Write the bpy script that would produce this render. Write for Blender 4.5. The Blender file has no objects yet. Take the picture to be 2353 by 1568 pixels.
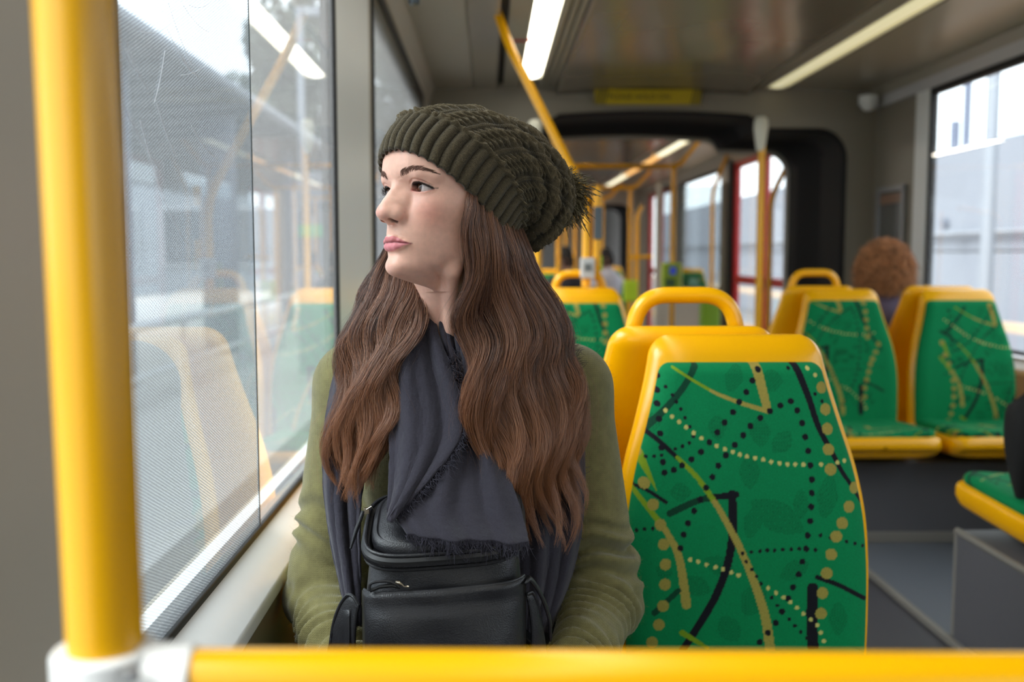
import bpy, bmesh, math, random
import numpy as np
from mathutils import Vector, Matrix

random.seed(7)
rng = np.random.default_rng(7)
SC = bpy.context.scene
COL = SC.collection
PI = math.pi

# ------------------------------------------------------------ camera, world, exposure
H = 1.05                                   # eye height of the photographer above the tram floor
F = 35.0 / 36.0 * 2353
YAW = math.atan((1176.5 - 1125) / F)
PITCH = math.atan((784 - 585) / F)
cam_data = bpy.data.cameras.new('camera')
cam_data.lens = 35.0
cam_data.sensor_width = 36.0
cam_data.clip_start = 0.05
cam_data.clip_end = 400
cam = bpy.data.objects.new('camera', cam_data)
cam.location = (0, 0, H)
cam.rotation_euler = (PI / 2 - PITCH, 0, -YAW)
COL.objects.link(cam)
SC.camera = cam
cam_data.dof.use_dof = True
cam_data.dof.focus_distance = 1.19
cam_data.dof.aperture_fstop = 3.7
CAMR = cam.rotation_euler.to_matrix()

SC.view_settings.view_transform = 'Standard'
SC.view_settings.look = 'None'
SC.view_settings.exposure = 0.08
SC.view_settings.gamma = 1.0
SC.view_settings.use_curve_mapping = False
SC.cycles.max_bounces = 9
SC.cycles.diffuse_bounces = 4
SC.cycles.glossy_bounces = 4
SC.cycles.transparent_max_bounces = 24
SC.cycles.caustics_reflective = False
SC.cycles.caustics_refractive = False
SC.cycles.sample_clamp_indirect = 6.0

world = bpy.data.worlds.new('overcast_sky')
SC.world = world
world.use_nodes = True
_b = world.node_tree.nodes['Background']
_b.inputs[0].default_value = (0.90, 0.95, 1.0, 1)
_b.inputs[1].default_value = 3.1
sun_d = bpy.data.lights.new('sun_through_cloud', 'SUN')
sun_d.energy = 8.5
sun_d.angle = math.radians(40)
sun_d.color = (1.0, 0.97, 0.93)
sun = bpy.data.objects.new('sun_through_cloud', sun_d)
sun.rotation_euler = (math.radians(44), 0, math.radians(-58))
COL.objects.link(sun)


def P(px, py, Y):
    """world point seen at photo pixel (px,py) standing in the plane y = Y"""
    d = CAMR @ Vector(((px - 1176.5) / F, -(py - 784) / F, -1.0))
    s = Y / d.y
    return Vector((d.x * s, Y, H + d.z * s))


def srgb(r, g=None, b=None):
    if g is None:
        r, g, b = r
    f = lambda c: (c / 255 / 12.92) if c / 255 <= 0.04045 else ((c / 255 + 0.055) / 1.055) ** 2.4
    return (f(r), f(g), f(b), 1.0)


# ------------------------------------------------------------ materials
def new_mat(name):
    m = bpy.data.materials.new(name)
    m.use_nodes = True
    nt = m.node_tree
    return m, nt, nt.nodes['Principled BSDF']


def node(nt, typ, **kw):
    n = nt.nodes.new(typ)
    for k, v in kw.items():
        if k == 'inp':
            for i, val in v.items():
                n.inputs[i].default_value = val
        else:
            setattr(n, k, v)
    return n


def mat(name, col, rough=0.5, metal=0.0, spec=0.5, noise=0.0, nscale=40.0, bump=0.0, bscale=200.0, coat=0.0, sheen=0.0, emit=None, estr=0.0):
    m, nt, b = new_mat(name)
    if len(col) == 3:
        col = srgb(*col)
    b.inputs['Base Color'].default_value = col
    b.inputs['Roughness'].default_value = rough
    b.inputs['Metallic'].default_value = metal
    b.inputs['Specular IOR Level'].default_value = spec
    if coat:
        b.inputs['Coat Weight'].default_value = coat
        b.inputs['Coat Roughness'].default_value = 0.12
    if sheen:
        b.inputs['Sheen Weight'].default_value = sheen
        b.inputs['Sheen Roughness'].default_value = 0.4
    tc = None
    if noise:
        tc = node(nt, 'ShaderNodeTexCoord')
        n = node(nt, 'ShaderNodeTexNoise', inp={'Scale': nscale, 'Detail': 4.0})
        nt.links.new(tc.outputs['Object'], n.inputs['Vector'])
        mx = node(nt, 'ShaderNodeMix', data_type='RGBA', blend_type='MIX')
        mx.inputs[6].default_value = tuple(c * (1 - noise) for c in col[:3]) + (1,)
        mx.inputs[7].default_value = tuple(min(1, c * (1 + noise)) for c in col[:3]) + (1,)
        nt.links.new(n.outputs[0], mx.inputs[0])
        nt.links.new(mx.outputs[2], b.inputs['Base Color'])
    if bump:
        tc = tc or node(nt, 'ShaderNodeTexCoord')
        n2 = node(nt, 'ShaderNodeTexNoise', inp={'Scale': bscale, 'Detail': 3.0})
        nt.links.new(tc.outputs['Object'], n2.inputs['Vector'])
        bp = node(nt, 'ShaderNodeBump', inp={'Strength': bump, 'Distance': 0.002})
        nt.links.new(n2.outputs[0], bp.inputs['Height'])
        nt.links.new(bp.outputs[0], b.inputs['Normal'])
    if emit:
        b.inputs['Emission Color'].default_value = srgb(*emit)
        b.inputs['Emission Strength'].default_value = estr
    return m


def glass_mat(name, tint=(0.93, 0.96, 0.96), refl=1.0, haze=0.0):
    m, nt, b = new_mat(name)
    nt.nodes.remove(b)
    out = nt.nodes['Material Output']
    tr = node(nt, 'ShaderNodeBsdfTransparent', inp={0: tint + (1,)})
    gl = node(nt, 'ShaderNodeBsdfGlossy', inp={'Roughness': 0.0, 'Color': (1, 1, 1, 1)})
    fr = node(nt, 'ShaderNodeFresnel', inp={0: 1.5})
    mu = node(nt, 'ShaderNodeMath', operation='MULTIPLY', inp={1: refl})
    mx = node(nt, 'ShaderNodeMixShader')
    geo = node(nt, 'ShaderNodeNewGeometry')
    inv = node(nt, 'ShaderNodeMath', operation='SUBTRACT', inp={0: 1.0})
    nt.links.new(geo.outputs['Backfacing'], inv.inputs[1])
    mb_ = node(nt, 'ShaderNodeMath', operation='MULTIPLY')
    nt.links.new(fr.outputs[0], mu.inputs[0])
    nt.links.new(mu.outputs[0], mb_.inputs[0])
    nt.links.new(inv.outputs[0], mb_.inputs[1])
    nt.links.new(mb_.outputs[0], mx.inputs[0])
    nt.links.new(tr.outputs[0], mx.inputs[1])
    nt.links.new(gl.outputs[0], mx.inputs[2])
    last = mx
    if haze:
        df = node(nt, 'ShaderNodeBsdfTranslucent', inp={0: (0.9, 0.92, 0.93, 1)})
        mh = node(nt, 'ShaderNodeMixShader', inp={0: haze})
        nt.links.new(mx.outputs[0], mh.inputs[1])
        nt.links.new(df.outputs[0], mh.inputs[2])
        last = mh
    nt.links.new(last.outputs[0], out.inputs[0])
    return m


# ------------------------------------------------------------ mesh building
class MB:
    def __init__(self):
        self.v, self.f, self.n = [], [], 0

    def add(self, verts, faces):
        b = self.n
        verts = [tuple(p) for p in verts]
        self.v += verts
        self.n += len(verts)
        self.f += [tuple(i + b for i in q) for q in faces]
        return self

    def box(self, x0, x1, y0, y1, z0, z1):
        v = [(x, y, z) for x in (x0, x1) for y in (y0, y1) for z in (z0, z1)]
        return self.add(v, [(0, 1, 3, 2), (4, 6, 7, 5), (0, 4, 5, 1), (2, 3, 7, 6), (0, 2, 6, 4), (1, 5, 7, 3)])

    def grid(self, A, cu=False, cv=False):
        A = np.asarray(A, float)
        nu, nv = A.shape[:2]
        fs = []
        for i in range(nu if cu else nu - 1):
            for j in range(nv if cv else nv - 1):
                i2, j2 = (i + 1) % nu, (j + 1) % nv
                fs.append((i * nv + j, i2 * nv + j, i2 * nv + j2, i * nv + j2))
        return self.add(A.reshape(-1, 3).tolist(), fs)

    def tube(self, pts, r, n=14, closed=False, caps=True):
        pts = [Vector(p) for p in pts]
        m = len(pts)
        rs = r if hasattr(r, '__len__') else [r] * m
        rings, prev = [], None
        for i, p in enumerate(pts):
            a = pts[(i - 1) % m] if (closed or i > 0) else p
            c = pts[(i + 1) % m] if (closed or i < m - 1) else p
            t = (c - a).normalized()
            if prev is None:
                up = Vector((0, 0, 1)) if abs(t.z) < 0.9 else Vector((1, 0, 0))
                nrm = t.cross(up).normalized()
            else:
                nrm = (prev - t * prev.dot(t)).normalized()
            prev = nrm
            bn = t.cross(nrm)
            rings.append([p + (nrm * math.cos(2 * PI * k / n) + bn * math.sin(2 * PI * k / n)) * rs[i] for k in range(n)])
        b0 = self.n
        fs = []
        for i in range(m if closed else m - 1):
            i2 = (i + 1) % m
            for k in range(n):
                k2 = (k + 1) % n
                fs.append((i * n + k, i2 * n + k, i2 * n + k2, i * n + k2))
        if caps and not closed:
            fs.append(tuple(range(n))[::-1])
            fs.append(tuple((m - 1) * n + k for k in range(n)))
        return self.add([q for ring in rings for q in ring], fs)

    def prism(self, poly, y0, y1, axis='y'):
        n = len(poly)
        if axis == 'y':
            v = [(a, y0, c) for a, c in poly] + [(a, y1, c) for a, c in poly]
        elif axis == 'x':
            v = [(y0, a, c) for a, c in poly] + [(y1, a, c) for a, c in poly]
        else:
            v = [(a, c, y0) for a, c in poly] + [(a, c, y1) for a, c in poly]
        fs = [tuple(range(n)), tuple(range(2 * n - 1, n - 1, -1))]
        fs += [(i, (i + 1) % n, n + (i + 1) % n, n + i) for i in range(n)]
        return self.add(v, fs)

    def lathe(self, prof, c=(0, 0, 0), n=20):
        A = [[(c[0] + r * math.cos(2 * PI * k / n), c[1] + r * math.sin(2 * PI * k / n), c[2] + z) for k in range(n)] for r, z in prof]
        self.grid(A, cv=True)
        return self

    def mesh(self, name):
        me = bpy.data.meshes.new(name)
        me.from_pydata(self.v, [], self.f)
        bm = bmesh.new()
        bm.from_mesh(me)
        bmesh.ops.recalc_face_normals(bm, faces=bm.faces)
        bm.to_mesh(me)
        bm.free()
        return me

    def build(self, name, m, parent=None, bevel=0.0, smooth=True, seg=2, sub=0):
        return link(name, self.mesh(name), m, parent, bevel, smooth, seg, sub)


def np_mesh(name, V, Fq):
    me = bpy.data.meshes.new(name)
    V = np.asarray(V, np.float32)
    Fq = np.asarray(Fq, np.int32)
    k = Fq.shape[1]
    me.vertices.add(len(V))
    me.vertices.foreach_set('co', V.ravel())
    me.loops.add(Fq.size)
    me.loops.foreach_set('vertex_index', Fq.ravel())
    me.polygons.add(len(Fq))
    me.polygons.foreach_set('loop_start', np.arange(0, Fq.size, k, dtype=np.int32))
    me.polygons.foreach_set('loop_total', np.full(len(Fq), k, np.int32))
    me.polygons.foreach_set('use_smooth', np.ones(len(Fq), bool))
    me.update(calc_edges=True)
    me.validate()
    return me


def grid_faces(nu, nv, cu=False, cv=False):
    i, j = np.meshgrid(np.arange(nu if cu else nu - 1), np.arange(nv if cv else nv - 1), indexing='ij')
    i2, j2 = (i + 1) % nu, (j + 1) % nv
    return np.stack([i * nv + j, i2 * nv + j, i2 * nv + j2, i * nv + j2], -1).reshape(-1, 4)


def set_color(me, rgb, name='Col'):
    a = me.attributes.new(name, 'FLOAT_COLOR', 'POINT')
    c = np.ones((len(me.vertices), 4), np.float32)
    c[:, :3] = rgb
    a.data.foreach_set('color', c.ravel())


def link(name, me, m, parent=None, bevel=0.0, smooth=True, seg=2, sub=0):
    o = bpy.data.objects.new(name, me)
    COL.objects.link(o)
    if m is not None:
        me.materials.append(m)
    if smooth and len(me.polygons):
        me.polygons.foreach_set('use_smooth', np.ones(len(me.polygons), bool))
    if bevel:
        md = o.modifiers.new('bevel', 'BEVEL')
        md.width = bevel
        md.segments = seg
        md.limit_method = 'ANGLE'
        md.angle_limit = math.radians(40)
        wn = o.modifiers.new('wn', 'WEIGHTED_NORMAL')
        wn.keep_sharp = True
    if sub:
        md = o.modifiers.new('sub', 'SUBSURF')
        md.levels = md.render_levels = sub
    if smooth and not bevel and not sub and len(me.polygons) < 4000:
        try:
            me.set_sharp_from_angle(angle=math.radians(42))
        except Exception:
            pass
    if parent is not None:
        o.parent = parent
        o.matrix_parent_inverse = M_OF.get(parent.name, Matrix.Identity(4)).inverted()
    return o


M_OF = {}


def thing(name, label, cat, loc=(0, 0, 0), rz=0.0, group=None):
    o = bpy.data.objects.new(name, None)
    COL.objects.link(o)
    o.location = loc
    o.rotation_euler = (0, 0, rz)
    o.empty_display_size = 0.05
    M_OF[o.name] = Matrix.Translation(Vector(loc)) @ Matrix.Rotation(rz, 4, 'Z')
    o['label'] = label
    o['category'] = cat
    if group:
        o['group'] = group
    return o


def tag(o, label, cat, group=None):
    o['label'] = label
    o['category'] = cat
    if group:
        o['group'] = group
    return o


def struct(o):
    o['kind'] = 'structure'
    return o


def place(o, M):
    """put a part (built round the origin) at a world matrix"""
    o.matrix_basis = M
    return o


def copy_tree(o, parent=None):
    c = o.copy()
    COL.objects.link(c)
    if parent is not None:
        c.parent = parent
    for ch in list(o.children):
        copy_tree(ch, c)
    return c


def bend(pts, r=0.05, n=6):
    """round the corners of a polyline"""
    pts = [Vector(p) for p in pts]
    out = [pts[0]]
    for i in range(1, len(pts) - 1):
        a, b, c = pts[i - 1], pts[i], pts[i + 1]
        d1, d2 = (a - b), (c - b)
        k = min(r, d1.length * 0.49, d2.length * 0.49)
        p, q = b + d1.normalized() * k, b + d2.normalized() * k
        for j in range(n + 1):
            t = j / n
            out.append(p * (1 - t) ** 2 + b * 2 * t * (1 - t) + q * t ** 2)
    out.append(pts[-1])
    return out


def spline(pts, n):
    """Catmull-Rom through pts, n samples (numpy)"""
    p = np.asarray([tuple(q) for q in pts], float)
    m = len(p)
    d = np.r_[0, np.cumsum(np.linalg.norm(np.diff(p, axis=0), axis=1) ** 0.5)]
    d = d / d[-1]
    tan = np.zeros_like(p)
    tan[1:-1] = (p[2:] - p[:-2]) / (d[2:] - d[:-2])[:, None]
    tan[0] = (p[1] - p[0]) / (d[1] - d[0])
    tan[-1] = (p[-1] - p[-2]) / (d[-1] - d[-2])
    t = np.linspace(0, 1, n)
    k = np.clip(np.searchsorted(d, t, side='right') - 1, 0, m - 2)
    h = (d[k + 1] - d[k])[:, None]
    s = ((t - d[k]) / (d[k + 1] - d[k]))[:, None]
    return ((2 * s ** 3 - 3 * s ** 2 + 1) * p[k] + (s ** 3 - 2 * s ** 2 + s) * h * tan[k]
            + (-2 * s ** 3 + 3 * s ** 2) * p[k + 1] + (s ** 3 - s ** 2) * h * tan[k + 1])


# ------------------------------------------------------------ material set
YEL = mat('yellow_gloss', (200, 146, 0), rough=0.22, spec=0.5, noise=0.03, nscale=6)
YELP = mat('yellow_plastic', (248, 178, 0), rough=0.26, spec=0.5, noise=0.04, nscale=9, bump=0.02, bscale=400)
GREYW = mat('grey_wall_panel', (176, 168, 155), rough=0.42, noise=0.03, nscale=3)
GREYL = mat('light_grey_panel', (236, 237, 235), rough=0.4, noise=0.02, nscale=3)
BULK = mat('bulkhead_grey', (134, 126, 112), rough=0.42, noise=0.03, nscale=3)  # darker copy of the wall panel grey, rear shade put into its colour
SILL = mat('pale_sill', (226, 226, 224), rough=0.35, noise=0.02)
CEIL = mat('ceiling_panel', (160, 152, 135), rough=0.3, spec=0.6, noise=0.02)
CEILG = mat('ceiling_gloss', (150, 140, 124), rough=0.2, spec=0.9, metal=0.3, noise=0.03, nscale=2)
RUB = mat('black_rubber', (16, 16, 17), rough=0.6, noise=0.1)
BELL = mat('bellows_black', (13, 12, 12), rough=0.85, noise=0.2)
DKGR = mat('dark_grey_plinth', (88, 88, 93), rough=0.55, noise=0.08, nscale=120, bump=0.05)
DKTR = mat('plinth_trim', (120, 117, 112), rough=0.45)
FLR = mat('vinyl_floor', (92, 97, 106), rough=0.45, noise=0.15, nscale=260, bump=0.03)
FLRD = mat('vinyl_floor_dark', (60, 60, 66), rough=0.5, noise=0.15, nscale=260)
STEEL = mat('steel', (150, 150, 152), rough=0.3, metal=0.9)
CLAMP = mat('grey_clamp', (196, 196, 196), rough=0.45, noise=0.04, nscale=30)
CAPM = mat('cream_cap', (222, 219, 202), rough=0.4)
BROWN = mat('brown_panel', (120, 108, 84), rough=0.35, noise=0.05)
REDM = mat('red_door', (186, 14, 22), rough=0.3)
LIME = mat('lime_plastic', (182, 214, 40), rough=0.4)
LIMED = mat('lime_dark', (120, 165, 20), rough=0.4)
GLASS = glass_mat('window_glass', haze=0.02)
GLASSL = glass_mat('hazy_glass', tint=(0.90, 0.93, 0.94), refl=1.15, haze=0.085)
# ------------------------------------------------------------ tram shell
XL, XR = -0.33, 2.14
ZC = H + 0.91
ZW0, ZW1 = H - 0.40, H + 0.80            # window bottom and top
YB = 5.55                                # bulkhead
YF = -3.3                                # end behind the photographer
YM0, YM1 = 6.6, 14.0


def sbox(name, x0, x1, y0, y1, z0, z1, m, bevel=0.0, parent=None):
    o = MB().box(x0, x1, y0, y1, z0, z1).build(name, m, parent, bevel)
    return struct(o) if parent is None else o


sbox('floor', XL - .08, XR + .08, YF, YB + .1, -0.05, 0.0, FLRD)
# foot wells between facing seats with a pale edge strip
sbox('floor_footwell', 1.245, XR, -1.0, 3.62, 0.0, 0.012, FLR)
sbox('trim_1', 1.232, 1.25, -1.0, 5.3, 0.0, 0.02, DKTR, 0.003)

# left wall: lower panel, sill, panels, pillar, header
sbox('wall_left', XL - .10, -0.285, YF, YB, 0, H - .437, BROWN)


def sill(name, xo, xi, y0, y1, sgn):
    poly = [(xo, ZW0), (xi, H - .435), (xi, H - .455), (xo - sgn * .06, H - .455), (xo - sgn * .06, ZW0)]
    return struct(MB().prism(poly, y0, y1).build(name, SILL, None, 0.004))


sill('windowsill_left', XL, -0.283, YF, YB, 1)
W1 = (0.91, 2.20)
panel = lambda n, y0, y1, m: sbox(n, XL - .024, XL, y0, y1, ZW0, ZW1, m, 0.004)
panel('wall_left_panel', 0.55, W1[0] - .008, GREYW)
panel('wall_left_pillar', W1[1] + .010, 2.80, GREYL)
sbox('wall_left_pillar_edge', XL - .024, XL - .008, 2.80, 2.93, ZW0, ZW1, GREYW, 0.004)
panel('wall_left_end', 5.1, YB, GREYW)
panel('wall_left_rear', -1.25, -1.1, GREYW)
sbox('wall_left_header', XL - .09, XL + .004, YF, YB, ZW1, ZC + .03, GREYW)


def window(name, x, y0, y1, sgn, gm=GLASS, film=False):
    t = 0.012
    g = struct(MB().box(x - t / 2, x + t / 2, y0, y1, ZW0, ZW1).build(name, gm, None, smooth=False))
    fb = MB()
    w = 0.016
    xi = x + sgn * 0.012
    a, b = sorted((x - sgn * .02, xi))
    for q in ((y0 - .004, y0 + w * .55), (y1 - w, y1 + .008)):
        fb.box(a, b, q[0], q[1], ZW0, ZW1)
    fb.box(a, b, y0 - .004, y1 + .008, ZW0 - .008, ZW0 + .008)
    fb.box(a, b, y0 - .004, y1 + .008, ZW1 - .03, ZW1 + .006)
    fb.build('gasket', RUB, g, 0.003)
    return g


XG = XL - 0.012
win1 = window('window_1', XG, W1[0], W1[1], 1, GLASSL)
win2 = window('window_2', XG, 2.93, 5.1, 1, GLASSL)
# black band behind the top of window 2
MB().box(XG - .03, XG - .022, 2.93, 5.1, ZW1 - .085, ZW1 + .01).build('blind_band', RUB, win2)
window('window_3', XG, -1.08, 0.53, 1)
window('window_4', XG, -3.2, -1.27, 1)

# perforated film on window 1 with its seam
fm, nt, b = new_mat('perforated_film')
nt.nodes.remove(b)
out = nt.nodes['Material Output']
tc = node(nt, 'ShaderNodeTexCoord')
sep = node(nt, 'ShaderNodeSeparateXYZ')
nt.links.new(tc.outputs['Object'], sep.inputs[0])
PITCHF = 0.0036


def mth(op, a, bb=None, c=None):
    n = node(nt, 'ShaderNodeMath', operation=op)
    for i, q in enumerate((a, bb, c)):
        if q is None:
            continue
        if isinstance(q, (int, float)):
            n.inputs[i].default_value = q
        else:
            nt.links.new(q, n.inputs[i])
    return n.outputs[0]


u = mth('MULTIPLY', mth('ADD', mth('MULTIPLY', sep.outputs[1], .46), sep.outputs[2]), 2 * PI / PITCHF)
v = mth('MULTIPLY', mth('SUBTRACT', mth('MULTIPLY', sep.outputs[1], .46), sep.outputs[2]), 2 * PI / PITCHF)
dots = mth('GREATER_THAN', mth('ADD', mth('SINE', u), mth('SINE', v)), 0.25)
tr = node(nt, 'ShaderNodeBsdfTransparent', inp={0: (0.95, 0.97, 0.98, 1)})
dk = node(nt, 'ShaderNodeBsdfTransparent', inp={0: (0.66, 0.69, 0.72, 1)})
tl = node(nt, 'ShaderNodeBsdfTranslucent', inp={0: (0.85, 0.88, 0.92, 1)})
df = node(nt, 'ShaderNodeBsdfDiffuse', inp={0: (0.46, 0.47, 0.49, 1)})
m1 = node(nt, 'ShaderNodeMixShader', inp={0: 0.10})
nt.links.new(dk.outputs[0], m1.inputs[1])
nt.links.new(df.outputs[0], m1.inputs[2])
m2 = node(nt, 'ShaderNodeMixShader')
nt.links.new(dots, m2.inputs[0])
nt.links.new(tr.outputs[0], m2.inputs[1])
nt.links.new(m1.outputs[0], m2.inputs[2])
nt.links.new(m2.outputs[0], out.inputs[0])
YS = XL * -F / (1125 - 597)
MB().box(XG + .0062, XG + .0068, W1[0] + .008, YS, ZW0 + .008, ZW1 - .03).build('perforated_film', fm, win1, smooth=False)
MB().box(XG + .0062, XG + .0072, YS, YS + .0035, ZW0 + .008, ZW1 - .03).build('film_seam', mat('seam_dark', (60, 70, 74), rough=0.5), win1, smooth=False)
# scratches on the film
sb = MB()
for k in range(26):
    y = W1[0] + .02 + rng.random() * .22
    z = H + .08 + rng.random() * .30
    L = .05 + rng.random() * .10
    a0 = math.radians(rng.uniform(-60, 60))
    pts = [(XG + .0071, y + L * t * math.cos(a0), z + L * t * math.sin(a0) + .02 * t * t) for t in np.linspace(0, 1, 6)]
    pts = [p for p in pts if W1[0] + .01 < p[1] < YS]
    if len(pts) > 2:
        sb.tube(pts, 0.00022, n=4)
sc_o = sb.build('scratch_marks', mat('scratch', (235, 238, 245), rough=0.5), win1)
sc_o['kind'] = 'stuff'

# right wall
sbox('wall_right', 2.10, XR + .10, YF, YB, 0, H - .455, GREYW)
poly = [(XR, ZW0 - .02), (2.09, H - .455), (2.09, H - .475), (XR + .06, H - .475), (XR + .06, ZW0 - .02)]
struct(MB().prism(poly, YF, YB).build('windowsill_right', SILL, None, 0.004))
rpan = lambda n, y0, y1, m: sbox(n, XR, XR + .026, y0, y1, ZW0 - .02, ZW1, m, 0.006)
rpan('wall_right_panel', 5.02, YB, BULK)
sbox('wall_right_window_frame', XR - .006, XR + .026, 4.875, 5.02, ZW0 - .02, ZW1 + .01, GREYL, 0.006)
rpan('wall_right_pillar', 1.75, 2.0, GREYL)
sbox('wall_right_header', XR - .012, XR + .09, YF, YB, ZW1, ZC + .03, mat('header_panel', (205, 203, 204), rough=0.25, spec=0.8))
XGR = XR + 0.012
window('window_5', XGR, 2.02, 4.86, -1)
window('window_6', XGR, -1.08, 1.73, -1)
rpan('wall_right_rear', -1.25, -1.1, GREYW)
window('window_7', XGR, -3.2, -1.27, -1)
# end wall behind the photographer
sbox('wall_front', XL, XR, YF - .08, YF, 0, ZC, GREYW)

# ceiling: strips of panels, grooves, lamps
sbox('ceiling', XL - .1, XR + .1, YF, YB + .02, ZC + .05, ZC + .12, GREYW)
sl = MB()
sl.prism([(XL - .004, ZW1 + .005), (-.30, ZC - .005), (-.086, ZC + .0), (-.086, ZC + .05), (XL - .004, ZC + .05)], YF, YB)
struct(sl.build('ceiling_cove_left', GREYW, None, 0.003))
sbox('ceiling_gloss_panel', -.084, .043, YF, YB, ZC - .004, ZC + .05, mat('gloss_cover', (160, 150, 134), rough=0.12, spec=0.9, noise=0.02), 0.003)
sbox('ceiling_gap_panel', .078, .158, YF, YB, ZC + .004, ZC + .05, CEIL)
sbox('ceiling_gap', .043, .078, YF, YB, ZC + .03, ZC + .05, RUB)


def grooves(name, x0, x1, n, bulge):
    o = struct(MB().box(x0, x1, YF, YB, ZC + .012, ZC + .05).build(name, CEIL, None))
    w = (x1 - x0) / n
    for k in range(n):
        a = x0 + k * w
        MB().box(a + w * .14, a + w * .86, YF, YB, ZC - .004, ZC + .013).build('rib', CEIL, o, 0.006)
    return o


grooves('ceiling_groove_left', .272, .365, 3, 1)
grooves('ceiling_groove_right', 1.425, 1.512, 3, 1)
# gently domed glossy centre panel
cx0, cx1 = .367, 1.423
A = []
for y in np.linspace(YF, YB + .01, 90):
    drop = 0.035 * max(0.0, (y - 5.05) / .5) ** 2
    A.append([(x, y, ZC + .018 * math.sin(PI * (x - cx0) / (cx1 - cx0)) - drop + .0012 * math.sin(y * 7 + x * 9)) for x in np.linspace(cx0, cx1, 40)])
cp = MB().grid(A).build('ceiling_centre', CEILG)
md = cp.modifiers.new('s', 'SOLIDIFY')
md.thickness = .015
md.offset = 1
struct(cp)
struct(MB().prism([(1.655, ZC + .006), (1.76, ZC), (1.80, ZC - .002), (XR - .03, ZC - .006), (XR + .01, ZW1), (XR + .01, ZC + .05), (1.655, ZC + .05)], YF, YB).build('ceiling_cove_right', CEIL, None, 0.003))
sbox('ceiling_gap_right', 1.628, 1.655, YF, YB, ZC + .03, ZC + .05, RUB)

EML = mat('lamp_diffuser_bright', (255, 253, 245), rough=0.4, emit=(255, 250, 236), estr=5.0)
EMR = mat('lamp_diffuser_dim', (240, 234, 196), rough=0.4, emit=(246, 236, 190), estr=0.55)
EMW = mat('lamp_diffuser_warm', (255, 214, 150), rough=0.4, emit=(255, 190, 110), estr=1.1)


def strip_light(label, x0, x1, y0, y1, m, z=None):
    z = ZC if z is None else z
    t = thing('ceiling_light', label, 'light', ((x0 + x1) / 2, (y0 + y1) / 2, z))
    w = x1 - x0
    pts = [(x0 + w * k / 10, z + .018 - .026 * math.sin(PI * k / 10) ** .6) for k in range(11)] + [(x1, z + .03), (x0, z + .03)]
    MB().prism(pts, y0, y1).build('diffuser', m, t)
    MB().box(x0 - .006, x0, y0, y1, z - .002, z + .04).box(x1, x1 + .006, y0, y1, z - .002, z + .04).build('housing', CAPM, t)
    MB().box(x0, x1, y1, y1 + .02, z - .006, z + .04).build('end_cap', CAPM, t, .004)
    return t


strip_light('bright white strip light running along the ceiling above the woman', .166, .266, YF, 5.22, EML)
strip_light('dim cream strip light on the ceiling over the aisle seats by the far window', 1.518, 1.622, YF, 5.50, EMR)

# bulkhead with gangway opening
OPX0, OPX1 = -0.18, 1.99
ZT, ZTC = H + .70, H + .785
op = []


def opening(shr=0.0):
    x0, x1, zt, zc = OPX0 + shr, OPX1 - shr, ZT - shr, ZTC - shr
    r = .17
    pts = [(x1, -.01)]
    for k in range(9):
        a = PI / 2 * k / 8
        pts.append((x1 - r + r * math.cos(a), zt - r + r * math.sin(a)))
    pts += [(1.50, zt), (1.475, zt + .045)]
    for k in range(11):
        t = k / 10
        pts.append((1.43 + (.38 - 1.43) * t, zc - .012 + .022 * math.sin(PI * t)))
    pts += [(.335, zt + .045), (.31, zt)]
    for k in range(9):
        a = PI / 2 + PI / 2 * k / 8
        pts.append((x0 + r + r * math.cos(a), zt - r + r * math.sin(a)))
    pts.append((x0, -.01))
    return pts


def bulkhead(name, y0, y1, x0, x1, m):
    inner = opening()
    outer = [(x1, 0)]
    o = []
    n = len(inner)
    for i, (x, z) in enumerate(inner):
        # project outwards onto the rectangle
        if i == 0:
            o.append((x1, -.01))
        elif i == n - 1:
            o.append((x0, -.01))
        elif z < ZT - .16:
            o.append((x1 if x > .9 else x0, z))
        else:
            c = (.905, ZT - .5)
            dx, dz = x - c[0], z - c[1]
            s = min(((x1 if dx > 0 else x0) - c[0]) / dx if abs(dx) > 1e-6 else 9e9, (ZC + .05 - c[1]) / dz if dz > 0 else 9e9)
            o.append((c[0] + dx * s, c[1] + dz * s))
    mb = MB()
    A = [[(p[0], y, p[1]) for p in q] for (q, y) in ((o, y1), (o, y0), (inner, y0), (inner, y1))]
    mb.grid(A, cu=True)
    return struct(mb.build(name, m, None, 0.0))


bulkhead('wall_back', YB, YB + .05, XL - .05, XR + .05, BULK)
q = opening()
tn = MB().grid([[(x, y, z) for x, z in q] for y in np.linspace(YB + .005, YM0, 24)])
# concertina folds of the gangway bellows
vv = []
for (x, y, z) in tn.v:
    k = .014 * (1 + math.sin((y - YB) * 2 * PI / .095))
    cx, cz = .905, .9
    d = math.hypot(x - cx, z - cz)
    vv.append((x + (x - cx) / d * k, y, z + (z - cz) / d * k))
tn.v = vv
o = tn.build('gangway_bellows', BELL)
md = o.modifiers.new('s', 'SOLIDIFY')
md.thickness = .03
md.offset = -1
struct(o)
sbox('floor_gangway', OPX0 - .03, OPX1 + .03, YB, YM0, -0.06, 0.0, FLRD)
ed = MB().tube([(x, YB - .004, z) for x, z in q], .005, n=8)
struct(ed.build('trim_2', BULK))
bulkhead('wall_back_second', YM0, YM0 + .05, XL - .05, XR + .05, GREYW)
ed = MB().tube([(x, YM0 - .01, z) for x, z in opening(.02)], .022, n=8)
struct(ed.build('trim_3', GREYW))

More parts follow.
